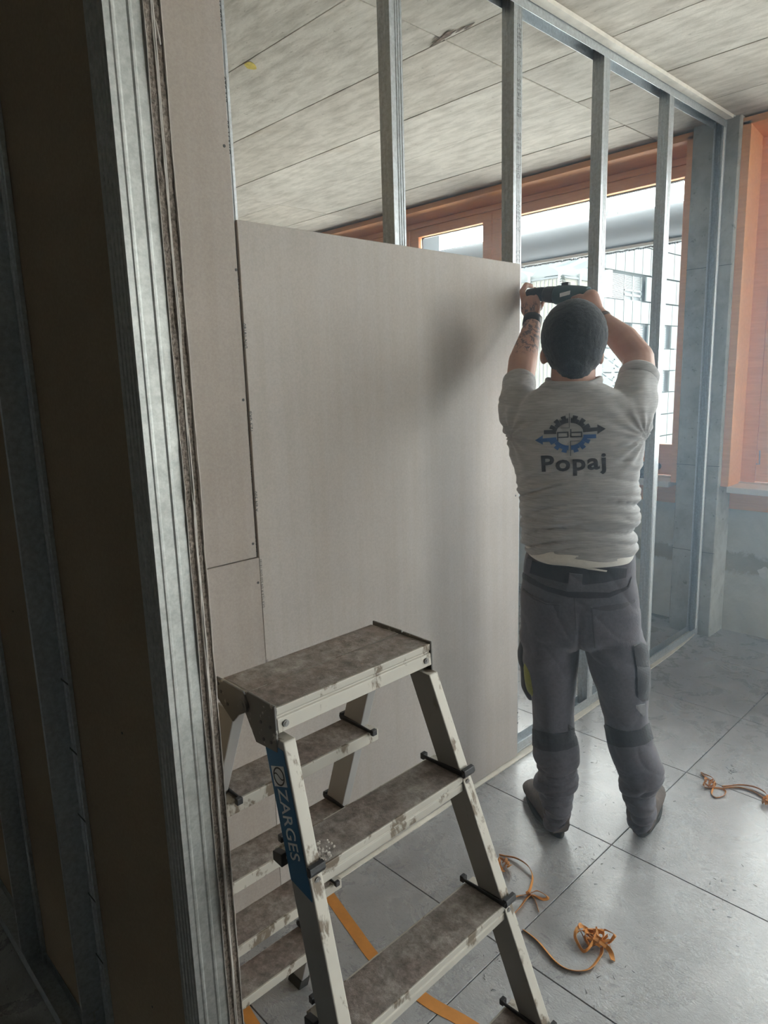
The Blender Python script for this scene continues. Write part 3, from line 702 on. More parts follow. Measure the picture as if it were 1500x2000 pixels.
def loops(px, py, r, n, seed, w=.009):
    rnd = random.Random(seed); c = fl(px, py); out = []
    for i in range(n):
        a0 = rnd.uniform(0, 6.28); rr = r*rnd.uniform(.5, 1.0); rx, ry = rr, rr*rnd.uniform(.35, .9); ph = rnd.uniform(0, 3.14)
        off = V(rnd.uniform(-r, r)*.5, rnd.uniform(-r, r)*.5, 0); pts = []
        for k in range(9):
            a = a0+k/8*rnd.uniform(4.5, 6.0); x, y = rx*math.cos(a), ry*math.sin(a)
            pts.append(c+off+V(x*math.cos(ph)-y*math.sin(ph), x*math.sin(ph)+y*math.cos(ph), .004+.022*abs(math.sin(a*.9+i))))
        out.append(ribbon(pts, w, tilt=lambda t, q=rnd.uniform(0, 3): 1.3*math.sin(t*4+q)))
    return out
bm = join([ribbon([fl(975, 1672), fl(1005, 1675, .01), fl(1030, 1690, .015), fl(1040, 1712, .005), fl(1035, 1740), fl(1028, 1748)], .010, tilt=lambda t: 1.1), ribbon([fl(985, 1765), fl(1010, 1752), fl(1035, 1745, .01), fl(1050, 1740, .015), fl(1070, 1752, .005), fl(1060, 1757), fl(1036, 1750), fl(1015, 1775), fl(1003, 1788)], .010, tilt=lambda t: .9*math.sin(5*t)),
           ribbon([fl(1032, 1745), fl(1045, 1760), fl(1052, 1782)], .007, tilt=lambda t: 1.2)]+loops(985, 1690, .028, 3, 3))
tag(obj('strap', bm, M['orange']), 'knotted orange strap on the tiles just right of the upper ladder rail', 'strap', SG)
bm = join([ribbon([fl(1022, 1818), fl(1050, 1840), fl(1085, 1880), fl(1115, 1897), fl(1150, 1895), fl(1172, 1870), fl(1176, 1850, .01)], .011, tilt=lambda t: .7)]+loops(1158, 1838, .040, 9, 11)
          +[ribbon([fl(1122, 1822, .02), fl(1140, 1818, .025), fl(1165, 1835, .02), fl(1190, 1855, .01), fl(1197, 1876, .005)], .013, tilt=lambda t: .8*math.sin(7*t))])
tag(obj('strap', bm, M['orange']), 'orange strap ending in a curled tangle, lowest on the open floor', 'strap', SG)
bm = join([ribbon([fl(1410, 1538), fl(1440, 1533, .008), fl(1470, 1536, .01), fl(1492, 1546, .01), fl(1502, 1560)], .010, tilt=lambda t: 1.0), ribbon([fl(1412, 1541), fl(1445, 1540), fl(1475, 1550), fl(1498, 1566)], .008, tilt=lambda t: 1.2),
           ribbon([fl(1369, 1511), fl(1380, 1522, .01), fl(1375, 1530, .015), fl(1378, 1540), fl(1390, 1541), fl(1398, 1532, .012), fl(1385, 1524, .012)], .008, tilt=lambda t: 1.1),
           ribbon([fl(1370, 1510), fl(1390, 1518, .01), fl(1397, 1530), fl(1393, 1540), fl(1390, 1552), fl(1398, 1559), fl(1412, 1556), fl(1417, 1548), fl(1410, 1542), fl(1395, 1540)], .007, tilt=lambda t: .9)]
          +loops(1385, 1536, .022, 3, 21, .007)+loops(1499, 1572, .022, 4, 31, .008))
tag(obj('strap', bm, M['orange']), 'thin looped orange strap on the tiles at the right edge of the picture', 'strap', SG)
# small debris on the floor
bm = B(); rnd = random.Random(5)
for cx_, cy_, s_, k_ in ((1428, 1508, 6, 16), (1148, 1700, 12, 6), (1155, 1680, 20, 8), (1180, 1900, 30, 10), (1240, 1560, 60, 14), (1430, 1740, 50, 12), (970, 1900, 30, 10), (1150, 1500, 30, 10)):
    for _ in range(k_):
        p = fl(cx_+rnd.gauss(0, s_), cy_+rnd.gauss(0, s_)); a = rnd.uniform(0, 3.14); L = rnd.uniform(.003, .012)
        capsule(bm, p+V(0, 0, .0012), p+V(math.cos(a)*L, math.sin(a)*L, .0018), .0009, .0005, 5)
o = obj('floor_debris', bm, M['ink']); o['kind'] = 'stuff'; tag(o, 'scattered dark shavings and crumbs on the grey tiles', 'debris')
# ------------------------------------------------------------------ the man
NB = V(-.46, .89, 0).normalized(); PC = V(-1.06, 2.05, 0); SR = V(NB.y, -NB.x, 0)   # body forward and right-hand side
def pp(px, py, d=0):
    r = Fv+Rv*((px-750)/FPX)-Uv*((py-1000)/FPX); t = (d+(PC-CAM).dot(NB))/r.dot(NB); return CAM+r*t
man = thing('person', 'man in grey printed T-shirt and dark work trousers, drilling, seen from behind', 'person', (-1.06, 2.05, 0))
def nrm_of(me):
    a = np.zeros(len(me.vertices)*3, dtype=np.float32); me.vertices.foreach_get('normal', a); return [Vector(x) for x in a.reshape(-1, 3).tolist()]
def remesh(bm, voxel, smooth_it=4, fac=.5):
    me = bpy.data.meshes.new('tmp'); bmesh.ops.recalc_face_normals(bm, faces=bm.faces[:]); bm.to_mesh(me); bm.free(); o = bpy.data.objects.new('tmp', me); C.objects.link(o)
    r = o.modifiers.new('r', 'REMESH'); r.mode = 'VOXEL'; r.voxel_size = voxel; r.use_smooth_shade = True
    s = o.modifiers.new('s', 'SMOOTH'); s.iterations = smooth_it; s.factor = fac
    dg = bpy.context.evaluated_depsgraph_get(); out = bpy.data.meshes.new_from_object(o.evaluated_get(dg)); bpy.data.objects.remove(o); bpy.data.meshes.remove(me)
    return out
def meshobj(name, me, m, parent):
    me.materials.clear(); me.materials.append(m)
    for p in me.polygons: p.use_smooth = True
    o = bpy.data.objects.new(name, me); C.objects.link(o); o.parent = parent
    if parent.type == 'EMPTY': o.matrix_parent_inverse = Matrix.Translation(-parent.location)
    return o
def loft(bm, rows, seg=72, sub=6, power=2.3):
    """rows: (py, left px, right px, half depth, d of centre[, py shift right]) -> smooth closed body"""
    R_ = []
    for r in rows:
        py, l, rt, b, d = r[:5]; sh = r[5] if len(r) > 5 else 0
        a, c = pp(l, py, d), pp(rt, py+sh, d); R_.append(((a+c)/2, (c-a)/2, b))
    out = []
    n = len(R_)
    def cr(p0, p1, p2, p3, u): return .5*((2*p1)+(p2-p0)*u+(2*p0-5*p1+4*p2-p3)*u*u+(3*p1-p0-3*p2+p3)*u**3)
    for i in range(n-1):
        q = [R_[max(i-1, 0)], R_[i], R_[i+1], R_[min(i+2, n-1)]]
        for k in range(sub):
            u = k/sub; out.append(tuple(cr(*[x[j] for x in q], u) for j in range(3)))
    out.append(R_[-1]); rings = []
    for c, h, b in out:
        ring = []
        for k in range(seg):
            a = 2*math.pi*k/seg; ca, sa = math.cos(a), math.sin(a); e = 2/power
            x = math.copysign(abs(ca)**e, ca); y = math.copysign(abs(sa)**e, sa)
            ring.append(bm.verts.new(c+h*x+NB*(b*y)))
        rings.append(ring)
    for a, b in zip(rings, rings[1:]):
        for k in range(seg): bm.faces.new((a[k], a[(k+1) % seg], b[(k+1) % seg], b[k]))
    bm.faces.new(rings[0][::-1]); bm.faces.new(rings[-1])
# --- skin: head, neck, arms, hands in one surface
bm = B()
hc = pp(1119, 668, .02)
ellipsoid(bm, hc, (.088, .100, .118), NB.to_track_quat('Y', 'Z').to_matrix())
ellipsoid(bm, pp(1119, 705, .055), (.066, .070, .080), NB.to_track_quat('Y', 'Z').to_matrix())      # jaw
capsule(bm, pp(1119, 712, .0), pp(1120, 780, -.01), .066, .074, 24)                                       # neck
capsule(bm, pp(1080, 800, .0), pp(1165, 800, .0), .06, .06, 20)
ellipsoid(bm, pp(1062, 696, .0), (.013, .014, .027), NB.to_track_quat('Y', 'Z').to_matrix(), 12, 8)     # ears
ellipsoid(bm, pp(1174, 696, .03), (.010, .014, .027), NB.to_track_quat('Y', 'Z').to_matrix(), 12, 8)
capsule(bm, hc+NB*.10+V(0, 0, .0), hc+NB*.118+V(0, 0, -.03), .012, .016, 10)                              # nose
capsule(bm, hc+NB*.088-SR*.035+V(0, 0, .022), hc+NB*.088+SR*.035+V(0, 0, .022), .012, .012, 10)           # brow
ellipsoid(bm, hc+NB*.10+V(0, 0, -.062), (.022, .010, .008), NB.to_track_quat('Y', 'Z').to_matrix(), 12, 8)
ellipsoid(bm, hc+NB*.082+V(0, 0, -.10), (.026, .02, .02), NB.to_track_quat('Y', 'Z').to_matrix(), 12, 8)  # chin
# left arm
capsule(bm, pp(1015, 815, .02), pp(1015, 742, .16), .058, .048)
capsule(bm, pp(1016, 742, .16), pp(1021, 706, .24), .048, .051)
capsule(bm, pp(1021, 706, .24), pp(1034, 660, .33), .051, .039)
capsule(bm, pp(1034, 660, .33), pp(1041, 626, .39), .039, .029)
# right arm
capsule(bm, pp(1232, 815, .02), pp(1247, 745, .12), .062, .056)
capsule(bm, pp(1247, 745, .12), pp(1247, 702, .19), .056, .050)
capsule(bm, pp(1247, 700, .19), pp(1218, 665, .24), .050, .050)
capsule(bm, pp(1218, 665, .24), pp(1183, 634, .29), .050, .037)
capsule(bm, pp(1183, 634, .29), pp(1164, 612, .325), .036, .030)
# tool axis: horizontal, square to the wall
TY = 2.305; TZ = 1.936
def ta(x, dy=0, dz=0): return V(x, TY+dy, TZ+dz-(x+1.6)*.15)
# left hand: palm below and behind the tool nose, fingers around it
wl = pp(1041, 626, .39); pl = pp(1035, 603, .425)
capsule(bm, wl, pl, .027, .027); k1 = ta(-1.545, -.035, -.045); k2 = ta(-1.505, -.040, -.062)
ellipsoid(bm, (pl+k1)/2+V(.004, 0, 0), (.042, .027, .044), None, 16, 12)
def chain(pts, r0, r1):
    n = len(pts)-1
    for i in range(n): capsule(bm, pts[i], pts[i+1], r0+(r1-r0)*i/n, r0+(r1-r0)*(i+1)/n, 12)
chain([ta(-1.566, -.040, -.035), ta(-1.580, -.034, .005), ta(-1.578, -.012, .030), ta(-1.572, .012, .028)], .0125, .0095)       # index over the nose
chain([ta(-1.560, -.022, -.052), ta(-1.577, .022, -.040), ta(-1.574, .038, -.008), ta(-1.568, .032, .018)], .012, .0092)
chain([ta(-1.545, -.020, -.058), ta(-1.556, .024, -.046), ta(-1.553, .040, -.014), ta(-1.548, .034, .010)], .0102, .0080)
chain([ta(-1.528, -.022, -.062), ta(-1.533, .018, -.052), ta(-1.531, .034, -.026), ta(-1.528, .030, -.004)], .0092, .0072)
chain([ta(-1.510, -.045, -.070), ta(-1.500, -.048, -.040), ta(-1.515, -.042, -.014)], .0145, .0108)                           # thumb
capsule(bm, wl, ta(-1.512, -.042, -.072), .022, .016)
# right hand behind the head, closed on the grip, index along the housing
wr = pp(1164, 612, .325); pr_ = ta(-1.306, -.012, -.004)
capsule(bm, wr, pr_, .029, .030); ellipsoid(bm, pr_+V(-.002, 0, -.016), (.030, .036, .046), None, 16, 12)
for k, (dx, dz) in enumerate(((-1.352, -.050), (-1.352, -.070), (-1.350, -.090))):
    chain([ta(-1.312, .022, dz), ta(-1.340, .036, dz), ta(-1.370, .030, dz-.002), ta(-1.376, .006, dz-.004)], .0105, .0082)
chain([ta(-1.315, .020, -.020), ta(-1.345, .038, -.018), ta(-1.385, .040, -.022)], .0100, .0078)
chain([ta(-1.310, -.030, -.015), ta(-1.335, -.038, -.002), ta(-1.362, -.036, -.010)], .0125, .0095)
body_me = remesh(bm, .0042, 5, .5)
body = meshobj('body', body_me, M['skin'], man)
for sgn in (-1, 1):
    bm = B(); ellipsoid(bm, hc+NB*.088+SR*.033*sgn+V(0, 0, .004), (.013, .013, .009), None, 12, 8); obj('eye', bm, M['white_print'], man, smooth=True)
# hair
bm = B(); Rh = NB.to_track_quat('Y', 'Z').to_matrix()
ellipsoid(bm, pp(1121, 657, .0), (.102, .110, .114), Rh, 48, 32); ellipsoid(bm, pp(1122, 683, -.012), (.088, .086, .088), Rh, 32, 20)
capsule(bm, pp(1121, 700, -.030), pp(1122, 713, -.038), .068, .056, 24)
hm = remesh(bm, .005, 3)
for v, n in zip(hm.vertices, nrm_of(hm)):
    k = noise.noise(v.co*260)*.0022+noise.noise(v.co*60)*.0012; v.co += n*k
    f = (v.co-hc).dot(NB)
    if f > .0 and v.co.z < hc.z+.045: v.co -= NB*max(0, f-.01)*.9
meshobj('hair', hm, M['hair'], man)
# wrist watch band
bm = B(); a, b = pp(1038, 636, .375), pp(1041, 621, .40); tube(bm, [a.lerp(b, t) for t in (0, .1, .5, .9, 1)], [.031, .035, .035, .035, .031], 28); obj('watch_strap', bm, M['black'], man, smooth=True)
ax = (b-a).normalized()
bm = B(); a2, b2 = pp(1178, 622, .30), pp(1170, 614, .315); 
tube(bm, [pp(1176, 630, .30), pp(1172, 624, .308)], .0385, 24); obj('bracelet', bm, M['leather'], man, smooth=True)
# --- shirt
bm = B()
loft(bm, [(744, 1068, 1172, .082, -.005), (753, 1056, 1190, .088, -.005), (762, 1042, 1206, .094, .0), (776, 1020, 1228, .094, 0), (800, 1000, 1250, .108, 0), (835, 990, 1262, .120, 0), (870, 992, 1259, .126, 0), (910, 1003, 1254, .128, 0),
          (960, 1012, 1251, .128, 0), (1010, 1014, 1250, .128, 0), (1045, 1017, 1247, .130, 0), (1064, 1020, 1244, .134, 0, 8), (1074, 1024, 1240, .130, 0, 14)], 96, 6, 2.4)
capsule(bm, pp(1022, 822, .0), pp(1013, 786, .05), .075, .068, 28); capsule(bm, pp(1013, 788, .05), pp(1014, 752, .13), .067, .055, 28)
capsule(bm, pp(1225, 822, .0), pp(1236, 785, .05), .080, .073, 28); capsule(bm, pp(1236, 785, .05), pp(1247, 741, .13), .073, .064, 28)
sm = remesh(bm, .0048, 10, .55)
def nrm_of(me):
    a = np.zeros(len(me.vertices)*3, dtype=np.float32); me.vertices.foreach_get('normal', a); return [Vector(x) for x in a.reshape(-1, 3).tolist()]
def fold(u, v, seed): return 1-abs(noise.noise(V(u, v, seed)))*2
def crease(u, v, seed):
    r = max(0.0, 1-abs(noise.noise(V(u, v, seed)))*3.2); return r*r
zA, zH = pp(1120, 840).z, pp(1120, 1098).z
PCz = {}
cR, cL = pp(1262, 850), pp(1000, 850)
for v, vn in zip(sm.vertices, nrm_of(sm)):
    c = v.co; u = (c-PC).dot(SR)-(-.12); z = c.z; k = 0
    low = min(1, max(0, (pp_low-z)/.22)) if (pp_low := zA-.04) else 0
    arc = z+.55*(u*u)*1.6-.10*u                        # sagging horizontal folds
    k += low*(.0120*(fold(u*1.6, arc*17, 2.1)-.5)-.0150*crease(u*2.2, arc*26, 7.7)-.0085*crease(u*4, arc*48, 4.4))-(1-low)*.0035*crease(u*6, z*14, 9.1)
    for cc, s in ((cR, 1), (cL, -1)):                  # folds radiating from the armpits and sleeves
        d = c-cc; r = d.length; ang = math.atan2(d.z, d.dot(SR)); w = math.exp(-(r/.16)**2)
        k += w*.0085*math.sin(ang*(15 if s > 0 else 12)+r*12)*(.55+.45*noise.noise(c*9))
    k += .0012*noise.noise(c*30)
    v.co += vn*k
shirt = meshobj('shirt', sm, M['shirt'], man)
dg = bpy.context.evaluated_depsgraph_get(); bpy.context.view_layer.update()
def bvh_of(me): return BVHTree.FromPolygons([v.co.copy() for v in me.vertices], [p.vertices[:] for p in me.polygons])
# collar and sleeve hems
def ringband(name, cpts, m, par, r, seg=64):
    bm = B(); n = len(cpts); rows = []
    for i in range(n):
        p = cpts[i]; d = (cpts[(i+1) % n]-cpts[i-1]).normalized(); up = V(0, 0, 1); s = d.cross(up).normalized(); up = s.cross(d)
        rows.append([bm.verts.new(p+s*math.cos(a)*r[0]+up*math.sin(a)*r[1]) for a in [k*math.pi/4 for k in range(8)]])
    for i in range(n):
        a, b = rows[i], rows[(i+1) % n]
        for k in range(8): bm.faces.new((a[k], a[(k+1) % 8], b[(k+1) % 8], b[k]))
    return obj(name, bm, m, par, smooth=True)
cn = pp(1120, 750, -.005)
ringband('collar', [cn+SR*.083*math.cos(t)+NB*.079*math.sin(t)+V(0, 0, .014*math.cos(t)**2+.006*math.sin(t)-.004) for t in [k*2*math.pi/48 for k in range(48)]], M['shirt'], shirt, (.0065, .013))
for (a, b, r, nm) in ((pp(1013, 760, .12), pp(1014, 744, .155), .056, 'cuff'), (pp(1244, 748, .115), pp(1249, 728, .145), .063, 'cuff')):
    bm = B(); tube(bm, [a.lerp(b, t) for t in (0, .15, .5, .85, 1)], [r*.97, r*1.02, r*1.03, r*1.02, r*.95], 32); obj(nm, bm, M['shirt'], shirt, smooth=True)
# undershirt peeking below
bm = B(); loft(bm, [(1058, 1026, 1240, .124, 0, 8), (1072, 1030, 1239, .138, 0, 12), (1081, 1040, 1236, .137, 0, 10)], 96, 4, 2.4)
um = bm
for v in um.verts: v.co += V(0, 0, .004*noise.noise(v.co*14))
obj('undershirt', um, M['undershirt'], man, smooth=True)
# --- printed emblem and lettering on the back
bv = bvh_of(sm)
def wrap(bm_or_me, name, m, centre_px, s=.86, rot=0.0, maxe=.006):
    if not isinstance(bm_or_me, bmesh.types.BMesh):
        bm = B(); bm.from_mesh(bm_or_me)
    else: bm = bm_or_me
    bmesh.ops.triangulate(bm, faces=bm.faces[:])
    for _ in range(4):
        es = [e for e in bm.edges if e.calc_length() > maxe]
        if not es: break
        bmesh.ops.subdivide_edges(bm, edges=es, cuts=1); bmesh.ops.triangulate(bm, faces=[f for f in bm.faces if len(f.verts) > 3])
    c0 = pp(*centre_px, -.3); cr_, sr_ = math.cos(rot), math.sin(rot)
    for v in bm.verts:
        x, y = s*(v.co.x*cr_-v.co.y*sr_), s*(v.co.x*sr_+v.co.y*cr_); o = c0+SR*x+V(0, 0, y)
        loc, nr, _, _ = bv.ray_cast(o, NB)
        if loc: v.co = loc-NB*(.0012+v.co.z)
    return obj(name, bm, m, shirt)
def flat(polys, z=.0004):
    bm = B()
    for p in polys: prism(bm, p, (0, 0, 0), (1, 0, 0), (0, 1, 0), (0, 0, z))
    return bm
PXM = (pp(1180, 850)-pp(1120, 850)).length/60      # metres per pixel at his back
def gear(a0, a1):
    ri, ro, rt = .0350, .051, .0615; P_ = []
    n = 4 if False else None
    polys = []; nt = 4; step = (a1-a0)/(nt)
    for i in range(48):
        t0, t1 = a0+(a1-a0)*i/48, a0+(a1-a0)*(i+1)/48; k = (i % 16)
        ra_ = rt if 4 <= k <= 12 else ro
        polys.append([(math.cos(t0)*ri*1.34, math.sin(t0)*ri), (math.cos(t1)*ri*1.34, math.sin(t1)*ri), (math.cos(t1)*ra_*1.2, math.sin(t1)*ra_), (math.cos(t0)*ra_*1.2, math.sin(t0)*ra_)])
    return polys
top = gear(.16, 1.50)+gear(1.66, 2.95)
arrowR = [[(.046, .004), (.094, .007), (.094, .020), (.046, .018)], [(.094, -.004), (.122, .0135), (.094, .030)]]
barL = [[(-.090, -.002), (-.047, -.002), (-.047, .012), (-.090, .012)]]
LC = (1104, 858)
wrap(flat([[(x, y+.004) for x, y in p] for p in top]+arrowR+[[(x, y+.004) for x, y in p] for p in barL]), 'emblem', M['print_dark'], LC, rot=.03)
bot = [[(-x, -y) for x, y in p] for p in top+arrowR+barL]
wrap(flat([[(x, y-.006) for x, y in p] for p in bot]), 'emblem', M['print_blue'], LC, rot=.03)
th = .0009
lines = [[(-.002, .022), (.0, .022), (.0, .072), (-.002, .072)], [(-.030, .021), (.0, .021), (.0, .0225), (-.030, .0225)], [(.002, -.078), (.004, -.078), (.004, -.024), (.002, -.024)], [(.002, -.0255), (.034, -.0255), (.034, -.024), (.002, -.024)]]
wrap(flat(lines[:2]), 'emblem', M['print_dark'], LC, rot=.03); wrap(flat(lines[2:]), 'emblem', M['print_dark'], LC, rot=.03)
# pb monogram from square strokes
def stroke(pts, w=.0046):
    out = []
    for (x0, y0), (x1, y1) in zip(pts, pts[1:]):
        if abs(x1-x0) > abs(y1-y0): out.append([(min(x0, x1)-w/2, y0-w/2), (max(x0, x1)+w/2, y1-w/2 if x1 > x0 else y0-w/2), (max(x0, x1)+w/2, y0+w/2), (min(x0, x1)-w/2, y0+w/2)])
        else: out.append([(x0-w/2, min(y0, y1)-w/2), (x0+w/2, min(y0, y1)-w/2), (x0+w/2, max(y0, y1)+w/2), (x0-w/2, max(y0, y1)+w/2)])
    return out
wrap(flat(stroke([(-.041, -.020), (-.041, .008), (-.006, .008), (-.006, -.009), (-.041, -.009)])), 'emblem', M['print_dark'], (LC[0], LC[1]+1), rot=.04)
wrap(flat(stroke([(.004, .016), (.004, -.009), (.041, -.009), (.041, .006), (.004, .006)])), 'emblem', M['print_dark'], (LC[0], LC[1]+1), rot=.04)
wrap(textmesh('Popaj', .080, .0022, .0002, 1.10, 1.20, 'CENTER'), 'lettering', M['print_dark'], (1112, 934), rot=.06)
# --- trousers
def legmesh(extra=0):
    bm = B()
    e = extra
    loft(bm, [(1062, 1030, 1238, .112, .0), (1086, 1026, 1241, .118, .0), (1110, 1022, 1243, .125, 0), (1150, 1018, 1246, .132, 0), (1195, 1017, 1251, .138, 0), (1232, 1017, 1254, .130, .0), (1252, 1030, 1250, .10, .01)], 80, 6, 2.4)
    loft(bm, [(1215, 1017, 1138, .112, .0), (1260, 1018, 1133, .112, .0), (1300, 1026, 1130, .104, .005), (1350, 1036, 1125, .094, .01), (1400, 1040, 1122, .086, .015), (1430, 1040, 1124, .084, .018), (1465, 1040, 1132, .086, .012),
              (1492, 1049, 1131, .080, .01), (1512, 1043, 1126, .080, .01), (1530, 1041, 1128, .078, .005), (1548, 1054, 1120, .070, .0), (1570, 1058, 1117, .068, -.0), (1590, 1060, 1117, .070, -.01), (1606, 1064, 1117, .066, -.015)], 56, 5, 2.1)
    loft(bm, [(1215, 1132, 1252, .112, .0), (1260, 1140, 1260, .112, .0), (1300, 1150, 1266, .106, .005), (1350, 1166, 1268, .095, .01), (1400, 1178, 1266, .087, .015), (1430, 1182, 1272, .086, .018), (1465, 1190, 1283, .088, .012),
              (1490, 1200, 1292, .084, .01), (1508, 1206, 1302, .082, .01), (1526, 1209, 1296, .080, .0), (1545, 1215, 1286, .072, .0), (1570, 1224, 1281, .070, 0), (1592, 1225, 1281, .072, -.01), (1608, 1227, 1279, .068, -.015)], 56, 5, 2.1)
    return bm
tm = remesh(legmesh(), .0052, 8, .5)
kn, an = pp(1080, 1445).z, pp(1080, 1560).z; ct = pp(1135, 1255)
z1180 = pp(1120, 1180).z
for v, vn in zip(tm.vertices, nrm_of(tm)):
    c = v.co; z = c.z; k = .0015*noise.noise(c*18)
    lo = min(1, max(0, (pp_k-z)/.10)) if (pp_k := kn-.03) else 0
    u = (c-PC).dot(SR)
    k += lo*(.0130*(fold(u*4, z*24+u*5, 3.3)-.55)-.0130*crease(u*5, z*40-u*8, 6.1))-.0030*(1-lo)*crease(u*9, z*9+u*6, 8.3)
    up = math.exp(-((z-ct.z)/.10)**2); d = (c-ct).dot(SR)
    k += up*.004*math.sin(abs(d)*34+z*60)*min(1, abs(d)*14)
    # centre seam and seat
    if z > ct.z+.0: k -= .007*math.exp(-((c-ct).dot(SR)/.010)**2)*max(0, min(1, (z1180-z)/.08+.4))*(1 if (c-PC).dot(NB) < 0 else 0)
    v.co += vn*k
trousers = meshobj('trousers', tm, M['trouser'], man)
tb = bvh_of(tm)
def patch(name, px_poly, m, par, off=.003, dirv=None, sub=.010):
    """a piece of cloth outlined on the trousers' surface, built just proud of it, with thickness"""
    bm = B(); cp = [pp(x, y, -.35) for x, y in px_poly]
    f = bm.faces.new([bm.verts.new(p) for p in cp]); bmesh.ops.triangulate(bm, faces=[f])
    for _ in range(7):
        es = [e for e in bm.edges if e.calc_length() > sub]
        if not es: break
        bmesh.ops.subdivide_edges(bm, edges=es, cuts=1); bmesh.ops.triangulate(bm, faces=[f for f in bm.faces if len(f.verts) > 3])
    dead = []
    for v in bm.verts:
        vd = (v.co-CAM).normalized()
        loc, nr, _, _ = tb.ray_cast(v.co, vd)
        if loc is None:
            loc, nr, _, _ = tb.find_nearest(v.co+vd*.33)
        n = nr if nr.dot(NB) < 0 else -nr
        v.co = loc+n*off
    r = bmesh.ops.extrude_face_region(bm, geom=bm.faces[:])
    for e in r['geom']:
        if isinstance(e, bmesh.types.BMVert): e.co += NB*(off+.002)
    return obj(name, bm, m, par, smooth=False)
# knee bands, waistband, pockets
patch('knee_band', [(1041, 1424), (1060, 1431), (1085, 1433), (1107, 1430), (1124, 1421), (1125, 1440), (1127, 1455), (1108, 1464), (1085, 1468), (1060, 1466), (1041, 1456)], M['trouser_dark'], trousers)
patch('knee_band', [(1180, 1413), (1200, 1423), (1225, 1428), (1250, 1424), (1267, 1412), (1275, 1443), (1258, 1454), (1235, 1459), (1210, 1459), (1189, 1452)], M['trouser_dark'], trousers)
patch('waistband', [(1021, 1118), (1040, 1130), (1070, 1145), (1110, 1155), (1150, 1160), (1190, 1157), (1225, 1146), (1232, 1128), (1228, 1146), (1222, 1152), (1190, 1167), (1150, 1169), (1110, 1166), (1070, 1155), (1040, 1141), (1022, 1130)], M['trouser_dark'], trousers)
patch('waistband', [(1030, 1092), (1060, 1100), (1120, 1103), (1180, 1108), (1224, 1110), (1222, 1128), (1180, 1138), (1140, 1142), (1100, 1138), (1060, 1128), (1032, 1118)], M['trouser_dark'], trousers, .002)
patch('belt_loop', [(1112, 1119), (1138, 1122), (1135, 1155), (1109, 1152)], M['trouser'], trousers, .006)
patch('belt_loop', [(1031, 1092), (1042, 1094), (1037, 1119), (1027, 1116)], M['trouser'], trousers, .006)
patch('drawstring', [(1085, 1098), (1120, 1104), (1160, 1110), (1184, 1115), (1183, 1117), (1158, 1113), (1120, 1107), (1085, 1101)], M['undershirt'], trousers, .006)
patch('pocket', [(1155, 1186), (1185, 1189), (1215, 1184), (1238, 1172), (1246, 1195), (1250, 1225), (1246, 1248), (1225, 1266), (1200, 1272), (1178, 1272), (1160, 1264), (1158, 1230)], M['trouser'], trousers, .003)
patch('pocket', [(1023, 1150), (1045, 1166), (1070, 1178), (1094, 1180), (1094, 1212), (1060, 1196), (1030, 1180)], M['trouser'], trousers, .002)
patch('pocket_seam', [(1153, 1185), (1157, 1186), (1163, 1264), (1160, 1264)], M['seam'], trousers, .0042)
patch('pocket_seam', [(1023, 1150), (1045, 1167), (1070, 1179), (1094, 1181), (1094, 1183), (1068, 1181), (1043, 1170), (1022, 1153)], M['seam'], trousers, .0045)
patch('pocket_seam', [(1155, 1186), (1185, 1190), (1215, 1185), (1238, 1173), (1238, 1175), (1215, 1188), (1185, 1193), (1155, 1188)], M['seam'], trousers, .0045)
patch('seat_seam', [(1120, 1165), (1123, 1165), (1127, 1240), (1124, 1240)], M['seam'], trousers, .0015)
patch('side_pocket', [(1236, 1262), (1250, 1256), (1262, 1262), (1266, 1300), (1268, 1345), (1262, 1368), (1244, 1360), (1242, 1310)], M['trouser_dark'], trousers, .006)
patch('reflector', [(1241, 1377), (1258, 1375), (1259, 1396), (1254, 1398), (1253, 1381), (1241, 1382)], M['awnrefl'], trousers, .004)
# hanging cargo pocket on the left thigh with olive lining
def blob(name, rows, m, par, vox=.005, seed=1, power=2.0):
    bm = B(); loft(bm, rows, 28, 4, power); me = remesh(bm, vox, 3)
    for v, vn in zip(me.vertices, nrm_of(me)): v.co += vn*.003*noise.noise(v.co*30+V(seed, 0, 0))
    return meshobj(name, me, m, par)
blob('cargo_pocket', [(1240, 1018, 1030, .03, .03), (1262, 1013, 1040, .06, .03), (1280, 1012, 1042, .065, .03), (1310, 1018, 1046, .06, .03), (1340, 1020, 1048, .05, .03), (1362, 1032, 1048, .03, .03)], M['trouser_dark'], trousers)
blob('pocket_lining', [(1272, 1026, 1042, .03, -.03), (1300, 1023, 1044, .035, -.035), (1325, 1024, 1047, .035, -.035), (1345, 1030, 1050, .03, -.03), (1360, 1040, 1050, .02, -.02)], M['lime'], trousers, .004, 5)
blob('cargo_pocket', [(1252, 1250, 1262, .03, .03), (1275, 1246, 1267, .06, .03), (1320, 1246, 1271, .06, .03), (1352, 1250, 1270, .05, .03), (1366, 1256, 1265, .03, .03)], M['trouser_dark'], trousers)
